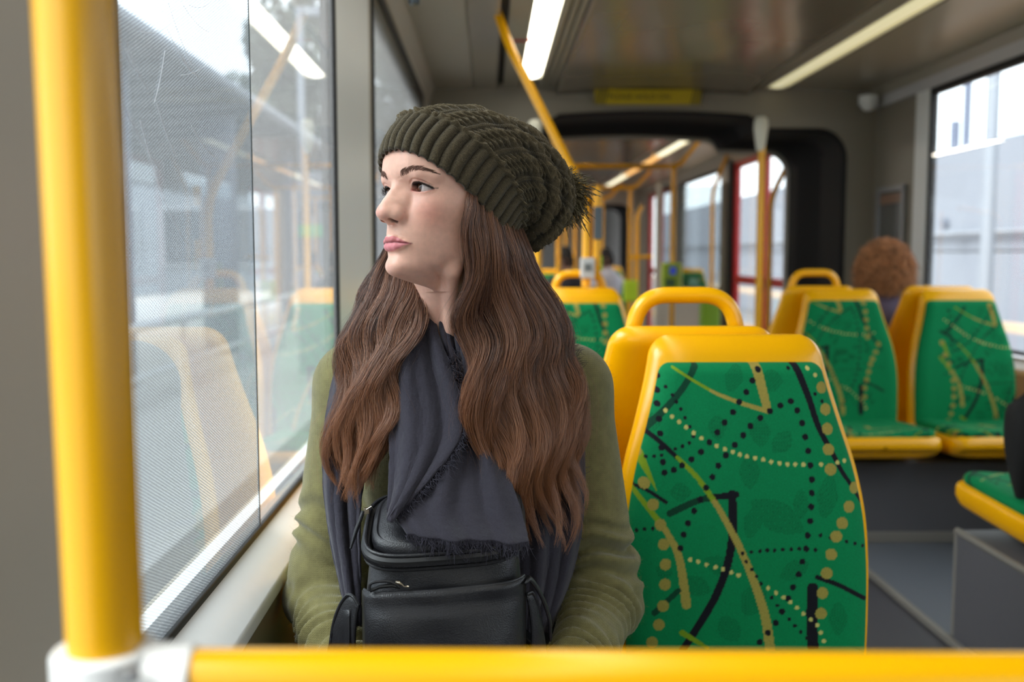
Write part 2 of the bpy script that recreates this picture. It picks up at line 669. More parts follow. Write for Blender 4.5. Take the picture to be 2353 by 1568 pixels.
# ------------------------------------------------------------ second car
sbox('floor_second_car', XL - .08, XR + .08, YM0, YM1, -0.05, 0.0, FLRD)
sbox('ceiling_second_car', XL - .1, XR + .1, YM0, YM1, ZC + .03, ZC + .1, GREYW)
struct(MB().box(.37, 1.42, YM0, YM1, ZC, ZC + .04).build('ceiling_second_centre', CEILG))
struct(MB().prism([(XL, ZW1), (-.30, ZC - .02), (.15, ZC), (.15, ZC + .04), (XL, ZC + .04)], YM0, YM1).build('ceiling_second_cove_left', CEIL))
struct(MB().prism([(XR, ZW1), (2.10, ZC - .02), (1.66, ZC), (1.66, ZC + .04), (XR, ZC + .04)], YM0, YM1).build('ceiling_second_cove_right', CEIL))
EMF = mat('lamp_diffuser_far', (240, 234, 206), rough=0.4, emit=(246, 238, 205), estr=1.5)
EMB = mat('lamp_diffuser_far_bright', (255, 253, 245), rough=0.4, emit=(255, 246, 226), estr=26.0)
strip_light('cream strip light beyond the gangway, nearest of the far row', 1.53, 1.62, 6.75, 9.3, EMF)
strip_light('warm orange strip light beyond the gangway, middle of the far row', 1.53, 1.62, 9.4, 11.5, EMW)
strip_light('small cream strip light at the far end of the second car', 1.53, 1.62, 11.6, 13.6, EMF)
strip_light('white strip light on the far side of the second car ceiling', .17, .26, 6.75, 13.6, EMB)
for nm, x0, x1 in (('wall_left_second', XL - .08, XL), ('wall_right_second', XR, XR + .08)):
    s_ = nm.split('_')[1]
    sbox(nm, x0, x1, YM0, 6.98, 0, ZC, GREYW)
    sbox(nm + '_pillar', x0, x1, 8.82, 9.25, 0, ZC, GREYW)
    sbox(nm + '_low', x0, x1, 9.25, 11.3, 0, ZW0, GREYW)
    sbox(nm + '_post', x0, x1, 11.3, 11.75, 0, ZC, GREYW)
    sbox(nm + '_end', x0, x1, 13.5, YM1, 0, ZC, GREYW)
    sbox(nm + '_top', x0, x1, 6.98, 13.5, ZW1, ZC + .03, GREYW)
wn = 8
for sx, xg in ((1, XL - .02), (-1, XR + .02)):
    window('window_%d' % wn, xg, 9.27, 11.28, sx)
    wn += 1


def tram_door(n, x, y0, y1, sgn):
    ym = (y0 + y1) / 2
    d = struct(MB().box(x - .02, x + .02, y0, y1, ZW1 - .05, ZW1 + .0).box(x - .02, x + .02, y0, y1, 0, .05).build('door_%d' % n, REDM))
    for a, b_ in ((y0, ym - .01), (ym + .01, y1)):
        lf = MB()
        lf.box(x - .02, x + .02, a, a + .095, .05, ZW1 - .05).box(x - .02, x + .02, b_ - .095, b_, .05, ZW1 - .05)
        lf.box(x - .02, x + .02, a + .095, b_ - .095, .80, .87)
        lo = lf.build('leaf_frame', REDM, d, .008)
        MB().box(x - .004, x + .004, a + .095, b_ - .095, .05, .80).box(x - .004, x + .004, a + .095, b_ - .095, .87, ZW1 - .05).build('pane', GLASS, lo, smooth=False)
        MB().box(x - .03, x + .03, b_ - .002, b_ + .012, .05, ZW1 - .05).build('rubber_seal', RUB, d)
    return d


tram_door(1, XR + .03, 6.98, 8.78, -1)
tram_door(2, XR + .03, 11.76, 13.5, -1)
tram_door(3, XL - .03, 6.98, 8.78, 1)
tram_door(4, XL - .03, 11.76, 13.5, 1)
sbox('wall_right_second_door_post', XR - .015, XR + .06, 8.79, 8.93, 0, ZC - .02, RUB)
sbox('wall_right_second_far_post', XR - .015, XR + .06, 11.6, 11.75, 0, ZC - .02, RUB)
bulkhead('wall_end_second', YM1, YM1 + .05, XL - .05, XR + .05, GREYW)
tn2 = MB().grid([[(x, y, z) for x, z in opening()] for y in (YM1 - .002, YM1 + 1.0)])
o = tn2.build('gangway_bellows_far', BELL)
md = o.modifiers.new('s', 'SOLIDIFY')
md.thickness = .03
md.offset = -1
struct(o)
sbox('floor_third_car', XL, XR, YM1, 20, -.05, 0, FLRD)
sbox('ceiling_third_car', XL, XR, YM1 + 1, 20, ZC, ZC + .05, GREYW)
sbox('wall_right_third', XR, XR + .05, 16.2, 20, 0, ZC, GREYL)
sbox('wall_left_third', XL - .05, XL, 16.2, 20, 0, ZC, GREYL)
sbox('wall_end_third', XL, XR, 20, 20.05, 0, ZC, GREYL)
# ------------------------------------------------------------ seats
def zz(pts):                                     # points read off the seat pattern, as seat coordinates (x, z)
    return np.array([((1340 + x / 1.782 - 1722) * .000677, 0.918 - (640 + y / 1.782 - 780) * .000677) for x, y in pts])


GRN, BLK, OLV, LMG, CRM, DKG = [np.array(srgb(*c)[:3]) for c in ((0, 126, 74), (20, 19, 28), (160, 146, 70), (122, 150, 30), (196, 186, 110), (16, 84, 58))]
LINES = [  # colour, widths, points
    (DKG * .6, (28, 28), [(480, 370), (430, 450), (360, 530), (270, 620)]),
    (BLK, (30, 15), [(900, 355), (950, 500), (985, 620), (1040, 730), (1075, 800), (1110, 850), (1160, 925)]),
    (BLK, (22, 18), [(215, 610), (300, 660), (400, 750)]),
    (DKG * .5, (28, 26), [(355, 965), (470, 915), (545, 900)]),
    (BLK, (24, 28), [(535, 902), (632, 890)]),
    (BLK, (36, 30), [(614, 890), (615, 1040), (590, 1180), (540, 1310), (470, 1430), (400, 1540)]),
    (BLK, (15, 15), [(190, 850), (260, 870), (340, 920)]),
    (BLK, (20, 18), [(965, 1230), (1060, 1265), (1170, 1325)]),
    (BLK, (46, 46), [(945, 1275), (942, 1400), (950, 1540)]),
    (LMG, (12, 12), [(385, 375), (470, 430), (540, 470)]),
    (OLV, (13, 20), [(540, 470), (570, 485), (660, 520), (785, 558)]),
    (OLV, (44, 34), [(733, 350), (775, 548)]),
    (LMG, (16, 24), [(390, 740), (470, 820), (545, 925)]),
    (OLV, (22, 42), [(540, 920), (560, 950), (640, 1100), (710, 1270), (750, 1400), (772, 1540)]),
    (LMG, (20, 24), [(200, 860), (280, 960), (340, 1035)]),
    (OLV, (24, 40), [(335, 1030), (390, 1140), (422, 1338)]),
    (LMG, (40, 4), [(235, 730), (300, 870)]),
    (LMG, (24, 14), [(405, 1455), (510, 1520)]),
    (DKG * .6, (26, 22), [(290, 1370), (390, 1280)]),
]
DOTS = [
    (BLK, 13, [(745, 385), (718, 430), (690, 477), (658, 517), (630, 558), (593, 600), (560, 640), (526, 680), (490, 718), (449, 748), (410, 772), (375, 790), (335, 800),
               (875, 515), (830, 532), (785, 555), (743, 582), (700, 615), (668, 652), (631, 690), (593, 732), (560, 774), (535, 820), (507, 863), (482, 910), (456, 955), (430, 1006), (412, 1052), (398, 1107),
               (900, 552), (918, 604), (928, 660), (938, 717), (944, 774), (948, 832), (946, 886), (942, 942), (937, 1000), (925, 1058), (918, 1112), (902, 1165), (886, 1217), (863, 1270), (843, 1316), (818, 1370), (792, 1417), (760, 1458), (727, 1497),
               (322, 412), (318, 470), (316, 525), (320, 585), (322, 643), (325, 700), (330, 757)]),
    (BLK, 8, [(655, 1130), (690, 1124), (727, 1121), (757, 1118), (787, 1118), (822, 1115), (856, 1114), (890, 1112), (957, 1118), (310, 400), (352, 455), (378, 488), (393, 515), (411, 545), (428, 580), (446, 617), (460, 655),
              (442, 682), (413, 695), (383, 705), (355, 712), (325, 730), (295, 735), (262, 738), (228, 742), (320, 1022), (283, 1025), (250, 1028), (218, 1035), (980, 1058), (1020, 1068), (1045, 1075), (1085, 1082), (1122, 1092), (1160, 1105),
              (670, 1163), (692, 1195), (712, 1224), (730, 1254), (775, 1312), (800, 1345), (848, 1402), (872, 1430), (897, 1456), (922, 1482), (875, 380), (978, 485), (1007, 515)]),
    (OLV * .92, 24, [(1020, 548), (1022, 627), (1022, 710), (1027, 790), (1130, 868), (1100, 942), (1068, 1008), (1043, 1062), (1022, 1136), (1003, 1213), (985, 1295), (980, 1380), (1010, 460),
                     (225, 720), (252, 843), (286, 928), (315, 1010), (328, 1090), (335, 1172), (333, 1254), (325, 1342), (308, 1420), (280, 1493)]),
    (CRM, 9, [(265, 495), (293, 515), (347, 550), (373, 575), (402, 597), (431, 618), (462, 642), (494, 663), (556, 694), (590, 707), (623, 718), (652, 730), (681, 737), (715, 744), (749, 750), (781, 760), (815, 765), (848, 769), (881, 770),
              (915, 772), (988, 770), (1057, 763), (1090, 757), (438, 1154), (470, 1162), (505, 1174), (542, 1185), (573, 1194), (607, 1208), (637, 1218), (760, 1273), (793, 1293), (825, 1312), (853, 1332), (880, 1355), (907, 1380),
              (938, 1405), (965, 1428), (980, 1460), (993, 1495), (955, 380), (985, 408)]),
]
LEAF = [(800, 980, 130, 62, .5), (690, 800, 45, 70, 0), (740, 640, 45, 60, 0), (560, 620, 40, 50, 0), (640, 420, 40, 60, .4), (830, 680, 60, 40, -.8), (1010, 900, 45, 90, .2), (900, 930, 35, 60, 0), (800, 430, 50, 45, 0),
        (560, 1180, 70, 40, .5), (460, 1260, 70, 40, .4), (870, 1200, 70, 40, -.5), (700, 1320, 60, 70, .5), (600, 1440, 50, 60, -.6), (700, 1000, 40, 70, .3), (400, 880, 45, 40, 0), (330, 1200, 40, 30, .5), (1050, 1400, 40, 70, 0), (280, 600, 50, 40, 0)]


def pattern(x, z):
    S = .000677 / 1.782
    out = np.tile(GRN, (len(x), 1))
    q = np.stack([x, z], 1)
    # dark woven leaf patches
    for cx, cy, a, b, ang in LEAF:
        c = zz([(cx, cy)])[0]
        d = q - c
        u = d[:, 0] * math.cos(ang) - d[:, 1] * math.sin(ang)
        v = d[:, 0] * math.sin(ang) + d[:, 1] * math.cos(ang)
        m_ = (np.abs(u) < a * S) & (np.abs(v) < b * S * (1 - (u / (a * S)) ** 2))
        chk = ((np.floor(x / .0022) + np.floor(z / .0022)) % 2) > 0
        out[m_ & chk] = GRN * .62
    for col, w, pts in LINES:
        pl = spline(zz(pts), 24) if len(pts) > 2 else np.linspace(zz(pts)[0], zz(pts)[1], 12)
        best = np.full(len(x), 9.0)
        for i in range(len(pl) - 1):
            a, b = pl[i], pl[i + 1]
            ab = b - a
            t = np.clip(((q - a) @ ab) / (ab @ ab), 0, 1)
            d = np.linalg.norm(q - a - t[:, None] * ab, axis=1)
            wd = (w[0] + (w[1] - w[0]) * (i + t) / (len(pl) - 1)) * S / 2
            best = np.minimum(best, d - wd)
        out[best < 0] = col
    for col, r, pts in DOTS:
        for c in zz(pts):
            d = np.abs(q - c)
            m_ = (d[:, 0] ** 2 + d[:, 1] ** 2) < (r * S) ** 2
            out[m_] = col
    return out


fabm, nt, b = new_mat('seat_moquette')
va = node(nt, 'ShaderNodeVertexColor', layer_name='Col')
tcn = node(nt, 'ShaderNodeTexCoord')
nz = node(nt, 'ShaderNodeTexNoise', inp={'Scale': 900.0, 'Detail': 2.0})
nt.links.new(tcn.outputs['Object'], nz.inputs['Vector'])
hv = node(nt, 'ShaderNodeMapRange', inp={1: .25, 2: .75, 3: .72, 4: 1.22})
nt.links.new(nz.outputs[0], hv.inputs[0])
ml = node(nt, 'ShaderNodeVectorMath', operation='SCALE')
nt.links.new(va.outputs[0], ml.inputs[0])
nt.links.new(hv.outputs[0], ml.inputs[3])
nt.links.new(ml.outputs[0], b.inputs['Base Color'])
b.inputs['Roughness'].default_value = .85
b.inputs['Specular IOR Level'].default_value = .2
bp = node(nt, 'ShaderNodeBump', inp={'Strength': .5, 'Distance': .0012})
nt.links.new(nz.outputs[0], bp.inputs['Height'])
nt.links.new(bp.outputs[0], b.inputs['Normal'])
FAB = fabm

ZTOP = 0.918
ZKEY = np.array([.30, .40, .50, .60, .67, .74, .80, .86, .93])
WKEY = np.array([.188, .196, .199, .199, .194, .180, .160, .142, .128])


def wz(z):
    return np.interp(z, np.linspace(.30, .93, 64), spline(np.stack([ZKEY, WKEY], 1), 64)[:, 1])


def yc(z):
    """lean of the backrest: y offset of its centre line"""
    t = (z - .42) / .5
    return -.020 + .085 * t + .02 * np.sin(PI * np.clip(t, 0, 1)) * -1


def pillow(zb, zt, extra, T, rt, nu, nv, off=0.0, p=6.0, bulge=0.0, rcn=.034):
    """closed rounded panel following the seat outline"""
    zs = zb + (zt - zb) * (0.5 - 0.5 * np.cos(PI * np.linspace(0, 1, nv)))
    us = np.sin(np.linspace(-PI / 2, PI / 2, nu))
    Z, U = np.meshgrid(zs, us, indexing='ij')
    W = wz(Z) + extra
    rc = rcn
    top = np.clip((Z - (zt - rc)) / rc, 0, 1)
    W = W - rc + rc * np.sqrt(np.clip(1 - top ** 2.0, 0, 1)) * (1 - 0) if extra is not None else W
    bot = np.clip(((zb + .03) - Z) / .03, 0, 1)
    W = W - .03 + .03 * np.sqrt(1 - bot ** 2)
    X = U * W
    e = np.clip(1 - np.abs(U) ** p, 0, 1) ** .5
    tt = np.clip((Z - (zt - rt)) / rt, 0, 1)
    tb = np.clip(((zb + rt) - Z) / rt, 0, 1)
    h = T * e * np.sqrt(np.clip(1 - tt ** 2, 0, 1)) * np.sqrt(np.clip(1 - tb ** 2, 0, 1))
    C_ = yc(Z) + off
    bl = bulge * (np.clip(np.abs(U) - .62, 0, 1) / .38 * np.clip(1 - np.abs(U), 0, .2) * 5)
    front = np.stack([X, C_ - h - bl, Z], -1)
    back = np.stack([X, C_ + h, Z], -1)
    V = np.concatenate([front.reshape(-1, 3), back.reshape(-1, 3)])
    f1 = grid_faces(nv, nu)
    f2 = grid_faces(nv, nu)[:, ::-1] + nu * nv
    return V, np.concatenate([f1, f2]), nu * nv


def merge(me):
    bm = bmesh.new()
    bm.from_mesh(me)
    bmesh.ops.remove_doubles(bm, verts=bm.verts, dist=1e-5)
    bmesh.ops.recalc_face_normals(bm, faces=bm.faces)
    bm.to_mesh(me)
    bm.free()
    return me


def fabric_back(name, nu, nv, flip=1, dx=0.0, dz=0.0, sc=1.0):
    V, Fc, k = pillow(.395, .876, -.0075, .020, .018, nu, nv, off=-.016, p=10, bulge=.006, rcn=.016)
    me = np_mesh(name, V, Fc)
    set_color(me, pattern(V[:, 0] * flip * sc + dx, V[:, 2] * sc + dz))
    return me


def pan(zc, T, x_extra, y0, y1, nu, nv, drop=0.0, off=0.0, pe=10, rr=.03):
    """seat cushion / pan: rounded panel lying from the backrest (y1) to the front edge (y0)"""
    ys = y0 + (y1 - y0) * (.5 - .5 * np.cos(PI * np.linspace(0, 1, nv)))
    us = np.sin(np.linspace(-PI / 2, PI / 2, nu))
    Y, U = np.meshgrid(ys, us, indexing='ij')
    W = .205 + x_extra - .02 * np.clip((Y - y0) / (y1 - y0), 0, 1)
    rc = .05
    t0 = np.clip(((y0 + rc) - Y) / rc, 0, 1)
    W = W - rc + rc * np.sqrt(1 - t0 ** 2)
    t1 = np.clip((Y - (y1 - .02)) / .02, 0, 1)
    W = W - .02 + .02 * np.sqrt(1 - t1 ** 2)
    e = np.clip(1 - np.abs(U) ** pe, 0, 1) ** .5
    tf = np.clip(((y0 + rr) - Y) / rr, 0, 1)
    tb = np.clip((Y - (y1 - rr)) / rr, 0, 1)
    h = T * e * np.sqrt(1 - tf ** 2) * np.sqrt(1 - tb ** 2)
    Z0 = zc + off + .02 * np.clip((y1 - .1 - Y) / .3, 0, 1) - .012 * (1 - U ** 2)
    top = np.stack([U * W, Y, Z0 + h], -1)
    botm = np.stack([U * W * (1 - drop * .06), Y + drop * .1 * np.clip((y1 - Y) / .4, 0, 1), Z0 - h * (1 + drop * 2)], -1)
    V = np.concatenate([top.reshape(-1, 3), botm.reshape(-1, 3)])
    return V, np.concatenate([grid_faces(nv, nu)[:, ::-1], grid_faces(nv, nu) + nu * nv])


V, Fc, _ = pillow(.30, ZTOP, .008, .030, .035, 60, 80, off=.016, p=5)
SHELL_BACK = merge(np_mesh('seat_shell', V, Fc))
def shell_pan(y0=-.408, y1=.02, zt=.412, Hh=.042):
    n, m = 44, 40
    rows = []
    for y in y0 + (y1 - y0) * (.5 - .5 * np.cos(PI * np.linspace(0, 1, m))):
        t = (y - y0) / (y1 - y0)
        W = .212 - .02 * t
        q = min(1.0, (y - y0) / .05)
        W = W - .05 + .05 * math.sqrt(max(0, 1 - (1 - q) ** 2))
        q2 = min(1.0, (y - y0) / .028)
        hh = Hh * (.25 + .75 * math.sqrt(max(0, 1 - (1 - q2) ** 2)))
        if y1 - y < .012:
            hh *= .5 + .5 * math.sqrt(max(0, 1 - (1 - (y1 - y) / .012) ** 2))
        z0 = zt - Hh + .018 * min(1.0, max(0, (y1 - .1 - y) / .3))
        row = []
        for k in range(n):
            a = 2 * PI * k / n
            c, s_ = math.cos(a), math.sin(a)
            x = math.copysign(abs(c) ** (2 / 7), c) * W
            z = math.copysign(abs(s_) ** (2 / 5), s_)
            x *= 1 - .10 * max(0, -z) ** 2
            row.append((x, y + .035 * max(0, -z) * max(0, 1 - t * 3), z0 + z * hh))
        rows.append(row)
    e0 = [[(p[0] * f_, p[1], p[2]) for p in rows[0]] for f_ in (.02,)]
    e1 = [[(p[0] * f_, p[1], p[2]) for p in rows[-1]] for f_ in (.02,)]
    A = np.array(e0 + rows + e1)
    return A.reshape(-1, 3), grid_faces(len(A), n, False, True)


V, Fc = shell_pan()
SHELL_PAN = merge(np_mesh('seat_pan', V, Fc))


def fabric_pan(name, nu, nv, flip, dx, dz):
    V, Fc = pan(.416, .024, -.006, -.392, .0, nu, nv)
    me = np_mesh(name, V, Fc)
    set_color(me, pattern(V[:, 0] * flip + dx, .62 + V[:, 1] + V[:, 2] + dz))
    return me


FB_MAIN = fabric_back('fabric_main', 330, 430)
FB_A = fabric_back('fabric_a', 130, 160, 1, .055, -.03)
FB_B = fabric_back('fabric_b', 130, 160, 1, -.08, .02)
FP_A = fabric_pan('cushion_a', 110, 110, 1, .03, .0)
FP_B = fabric_pan('cushion_b', 110, 110, -1, .02, .05)
HANDLE = MB().tube(bend([(-.100, .016, .875), (-.078, .016, .968), (.078, .016, .968), (.100, .016, .875)], .072, 12), .0148, n=16).mesh('grab_handle')
BASEM = MB().box(-.13, .13, -.26, .03, .0, .345).mesh('seat_base')


def use(name, me, m, parent, bevel=0.0):
    o = bpy.data.objects.new(name, me)
    COL.objects.link(o)
    if not me.materials:
        me.materials.append(m)
    if bevel:
        md = o.modifiers.new('bevel', 'BEVEL')
        md.width = bevel
        md.segments = 2
    o.parent = parent
    return o


for me in (SHELL_BACK, SHELL_PAN, HANDLE):
    me.polygons.foreach_set('use_smooth', np.ones(len(me.polygons), bool))


def seat(label, x, y, away=False, handle=False, fb=FB_A, fp=FP_A, base=True, z=0.0, group=None):
    z = .010 if away else z
    t = thing('tram_seat', label, 'seat', (x, y, z), PI if away else 0.0, group)
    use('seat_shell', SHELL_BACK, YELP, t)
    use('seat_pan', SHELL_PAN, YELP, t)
    use('backrest_pad', fb, FAB, t)
    use('seat_cushion', fp, FAB, t)
    if handle:
        use('grab_handle', HANDLE, YELP, t)
    if base:
        use('seat_base', BASEM, DKGR, t, .01)
    return t


YS1 = 1.56
G1 = None
seat('yellow and green tram seat the woman sits on, beside the near window', -.035, YS1, fp=FP_B)
seat('large empty seat with green patterned backrest beside the woman', .405, YS1, fb=FB_MAIN)
seat('yellow seat turned away, back to back with the woman\'s seat', -.082, YS1 + .215, away=True, fb=FB_B, fp=FP_B)
seat('turned away seat with a grab handle right behind the large empty seat', 0.347, YS1 + .215, away=True, handle=True, fb=FB_B)
seat('window seat further back behind the woman, facing this way', -.095, 3.52, fb=FB_B)
seat('facing seat behind the woman\'s hair, below the bent yellow pole', .335, 3.52, fb=FB_A)
seat('turned away window seat back to back with the further window seat', -.095, 3.735, away=True)
seat('turned away seat whose grab handle holds the grey pole clamp', .335, 3.735, away=True, handle=True, fb=FB_B)
seat('aisle seat of the far pair on the plinth, green pattern with grab handle behind it', 1.345, 3.72, fb=FB_A, fp=FP_B, base=False)
seat('far window seat on the plinth in front of the curly haired passenger', 1.795, 3.72, fb=FB_B, base=False)
seat('turned away seat with a grab handle behind the far aisle seat', 1.285, 3.935, away=True, handle=True, fb=FB_B, base=False)
seat('turned away seat the curly haired passenger sits on', 1.76, 3.935, away=True, base=False)
seat('partly cropped seat at the lower edge by the aisle, cushion towards the far pair', 1.478, 2.27, away=True, fb=FB_B, fp=FP_B, base=False)
seat('turned away window seat beside the cropped aisle seat, mostly out of view', 1.912, 2.27, away=True, base=False)


def plinth(label, x0, x1, y0, y1, h):
    t = thing('seat_plinth', label, 'plinth', ((x0 + x1) / 2, (y0 + y1) / 2, 0))
    MB().box(x0, x1, y0, y1, 0, h).build('body', DKGR, t, .012, seg=3)
    MB().tube([(x0 + .006, y1, h - .006), (x0 + .006, y0, h - .006)], .010, n=8).tube([(x0 + .006, y0 + .006, 0.01), (x0 + .006, y0 + .006, h - .006)], .010, n=8).tube([(x0 + .006, y1 - .006, 0.01), (x0 + .006, y1 - .006, h - .006)], .010, n=8).build('edge_trim', DKTR, t)
    return t


plinth('dark grey plinth box under the far pair of seats', 1.12, 2.085, 3.50, 4.15, .308)
MB().box(1.13, 2.08, 3.485, 3.502, .012, .05).build('kick_strip', DKTR, bpy.data.objects['seat_plinth'], .003)
plinth('grey plinth box with pale edge under the cropped front seat', 1.262, 2.085, 1.75, 2.62, .308)

# ------------------------------------------------------------ rail and poles
t = thing('corner_rail', 'thick yellow grab rail across the very front with a grey corner clamp', 'rail', (P(240, 1500, .47).x, .47, 0))
pc = P(226, 1000, .47)
pb, pt = P(245, 1520, .47), P(167, -60, .47)
MB().tube([pb + (pb - pt) * .9, pt], .0177, n=28).build('pole', YEL, t)
h0 = P(330, 1551, .47)
h1 = P(2700, 1561, .475)
MB().tube([h0, h1], .0128, n=28).build('rail', YEL, t)
cl = MB()
c0 = P(245, 1520, .47)
cl.tube([c0 + Vector((0, 0, -.06)), c0 + Vector((-.0006, 0, .0050)), c0 + Vector((-.0006, 0, .0072))], [.0245, .0245, .0232], n=28)
cl.tube([c0 + Vector((.0, 0, -.0085)), c0 + Vector((.041, 0, -.0092)), c0 + Vector((.0425, 0, -.0092))], [.0185, .0165, .0152], n=28)
cl.build('clamp', CLAMP, t, .002)
sc_ = P(298, 1556, .446)
MB().lathe([(.0, .0), (.0033, .0004), (.0042, .002), (.0042, .004)], n=16).build('socket_screw', STEEL, t).matrix_basis = Matrix.Translation(sc_) @ Matrix.Rotation(-PI / 2, 4, 'X') @ Matrix.Translation((0, 0, -.001))

POLER = .0165


def pole(label, pts, r=POLER, cap=None, rad=.09, extra=None):
    t = thing('grab_pole', label, 'pole', tuple(pts[0]))
    MB().tube(bend(pts, rad, 8), r, n=14).build('tube', YELP, t)  # brighter yellow than the front rail, standing in for light missing back here
    if cap:
        c = Vector(cap)
        MB().lathe([(.0, .0), (.022, -.002), (.034, -.02), (.036, -.06), (.030, -.10), (.022, -.16), (.019, -.17)], c, n=18).build('cap', CAPM, t)
    return t


X5 = P(1348, 600, 3.68).x
pl_ = pole('yellow pole that bends over towards the ceiling, clamped to a seat handle', [(X5, 3.688, .93), (X5, 3.688, H + .20), (.075, 3.86, H + .79), (.03, 3.90, ZC + .02)], .0172)
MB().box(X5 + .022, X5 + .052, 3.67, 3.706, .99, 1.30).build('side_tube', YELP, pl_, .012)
MB().box(X5 + .024, X5 + .056, 3.66, 3.69, 1.105, 1.225).build('button_box', mat('slate_box', (86, 96, 104), rough=.5), pl_, .004)
k_ = MB().box(X5 - .022, X5 + .028, 3.65, 3.708, .962, 1.038).build('clamp', CLAMP, pl_, .005)
MB().box(X5 - .010, X5 + .014, 3.647, 3.651, .990, 1.016).build('clamp_mark', mat('grey_mark', (105, 110, 112)), k_)
MB().box(X5 + .035, X5 + .062, 3.70, 3.708, .99, 1.045).build('lime_tag', LIME, pl_, .003)
pole('yellow pole with a cream top cap standing at the right side of the gangway', [(P(1745, 600, 5.0).x, 5.0, 0), (P(1745, 600, 5.0).x, 5.0, H + .60)], .0185, cap=P(1749, 268, 5.0))
pole('yellow pole with a cream top cap half hidden behind the knitted hat', [(P(1238, 400, 5.0).x, 5.0, 0), (P(1234, 350, 5.0).x, 5.0, H + .60)], .0185, cap=P(1229, 275, 5.0))


def far_rail(label, y, xr, xl, up, poles):
    t = thing('ceiling_rail', label, 'rail', ((xr + xl) / 2, y, H + .62))
    z = H + .63 * 1.0
    x1 = xr
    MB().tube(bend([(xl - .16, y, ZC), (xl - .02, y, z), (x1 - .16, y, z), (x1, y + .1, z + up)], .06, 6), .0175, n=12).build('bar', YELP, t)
    for px_, y1 in poles:
        q_ = P(px_, 500, y + .02)
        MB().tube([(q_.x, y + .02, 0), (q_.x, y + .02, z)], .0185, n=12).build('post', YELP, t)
    return t


far_rail('yellow ceiling bar of the second car nearest the gangway, on one tall post', 7.2, P(1612, 340, 7.2).x, P(1240, 400, 7.2).x, .19, [(1547, 0)])
far_rail('second yellow ceiling bar in the second car', 9.5, P(1498, 400, 9.5).x, P(1285, 430, 9.5).x, .16, [(1448, 0), (1322, 0)])
far_rail('furthest yellow ceiling bar in the second car', 11.2, P(1432, 400, 11.2).x, P(1270, 430, 11.2).x, .16, [(1384, 0), (1300, 0)])
pole('short yellow post with a bent top by the middle door', [(P(1463, 600, 8.6).x, 8.6, 0), (P(1463, 600, 8.6).x, 8.6, H + .33), (P(1478, 480, 8.7).x, 8.8, H + .41)], .0195, rad=.05)
pole('dark yellow post at the edge of the glass screen', [(P(1637, 600, 8.9).x, 8.9, 0), (P(1637, 470, 8.9).x, 8.9, H + .56), (P(1672, 350, 8.9).x, 8.9, H + .88)], .018)
pole('yellow door post standing against the red door leaf', [(P(1770, 500, 7.0).x, 7.0, 0), (P(1772, 450, 7.0).x, 7.0, H + .40), (P(1806, 400, 7.0).x + .02, 7.05, H + .62)], .02)
pole('yellow post in the far left of the second car behind the hair', [(P(1240, 500, 7.6).x, 7.6, 0), (P(1240, 500, 7.6).x, 7.6, H + .30), (P(1290, 500, 7.9).x, 7.9, H + .37)], .02)
pole('thin yellow post left of the bent pole', [(P(1283, 500, 8.2).x, 8.2, 0), (P(1283, 500, 8.2).x, 8.2, H + .35)], .02)
pole('pale yellow post right of the bent pole', [(P(1377, 500, 8.0).x, 8.0, 0), (P(1377, 500, 8.0).x, 8.0, H + .55)], .016)
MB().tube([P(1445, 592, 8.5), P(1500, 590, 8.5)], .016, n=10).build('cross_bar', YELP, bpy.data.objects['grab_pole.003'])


def validator(label, px_, py, y, w, h, screen=True):
    c = P(px_, py, y)
    t = thing('ticket_validator', label, 'ticket machine', tuple(c))
    b_ = MB().box(c.x - w / 2, c.x + w / 2, y - .09, y, c.z - h / 2, c.z + h / 2).build('case', LIME, t, .012)
    if screen:
        MB().box(c.x - w * .08, c.x + w * .30, y - .094, y - .088, c.z + h * .06, c.z + h * .34).build('screen', mat('blue_screen', (60, 80, 190), emit=(60, 80, 200), estr=.3), t)
        MB().box(c.x - w * .36, c.x + w * .26, y - .094, y - .088, c.z - h * .40, c.z - h * .10).build('reader_pad', mat('pad', (96, 130, 80)), t)
        MB().box(c.x + w * .42, c.x + w * .72, y - .085, y - .01, c.z - h * .48, c.z + h * .48).build('side_panel', mat('lime_pale', (222, 236, 130)), t, .01)
    return t


validator('lime green ticket reader with a small blue screen on the tall post', 1537, 634, 7.205, .115, .19)
validator('plain lime green box on the short bent post', 1447, 668, 8.572, .115, .18, False)
t = thing('bin_post', 'broad lime green pillar low behind the grab handle', 'pillar', (P(1632, 720, 8.3).x, 8.3, 0))
MB().box(P(1612, 720, 8.3).x, P(1652, 720, 8.3).x, 8.25, 8.4, 0, H - .36).build('body', LIMED, t, .015)
for i, (px_, y) in enumerate(((1585, 9.6), (1400, 11.0), (1260, 9.0))):
    seat(['small green seat far off below the glass screen', 'small green seat far off by the dark haired passenger', 'small green seat far off behind the woman\'s hair'][i], P(px_, 700, y).x, y, fb=FB_B)

# partition glass screen in the second car
t = thing('glass_screen', 'tinted glass screen beside the red doors of the second car', 'screen', (1.95, 9.0, 0))
MB().box(1.55, 2.10, 9.0, 9.012, .75, H + .62).build('pane', glass_mat('screen_glass', (.72, .75, .76)), t, smooth=False)
MB().box(1.50, 1.55, 8.98, 9.03, 0, H + .64).box(2.10, 2.135, 8.98, 9.03, 0, H + .64).build('frame', GREYW, t, .004)
MB().box(1.55, 2.10, 8.99, 9.02, .0, .75).build('panel', GREYW, t, .004)

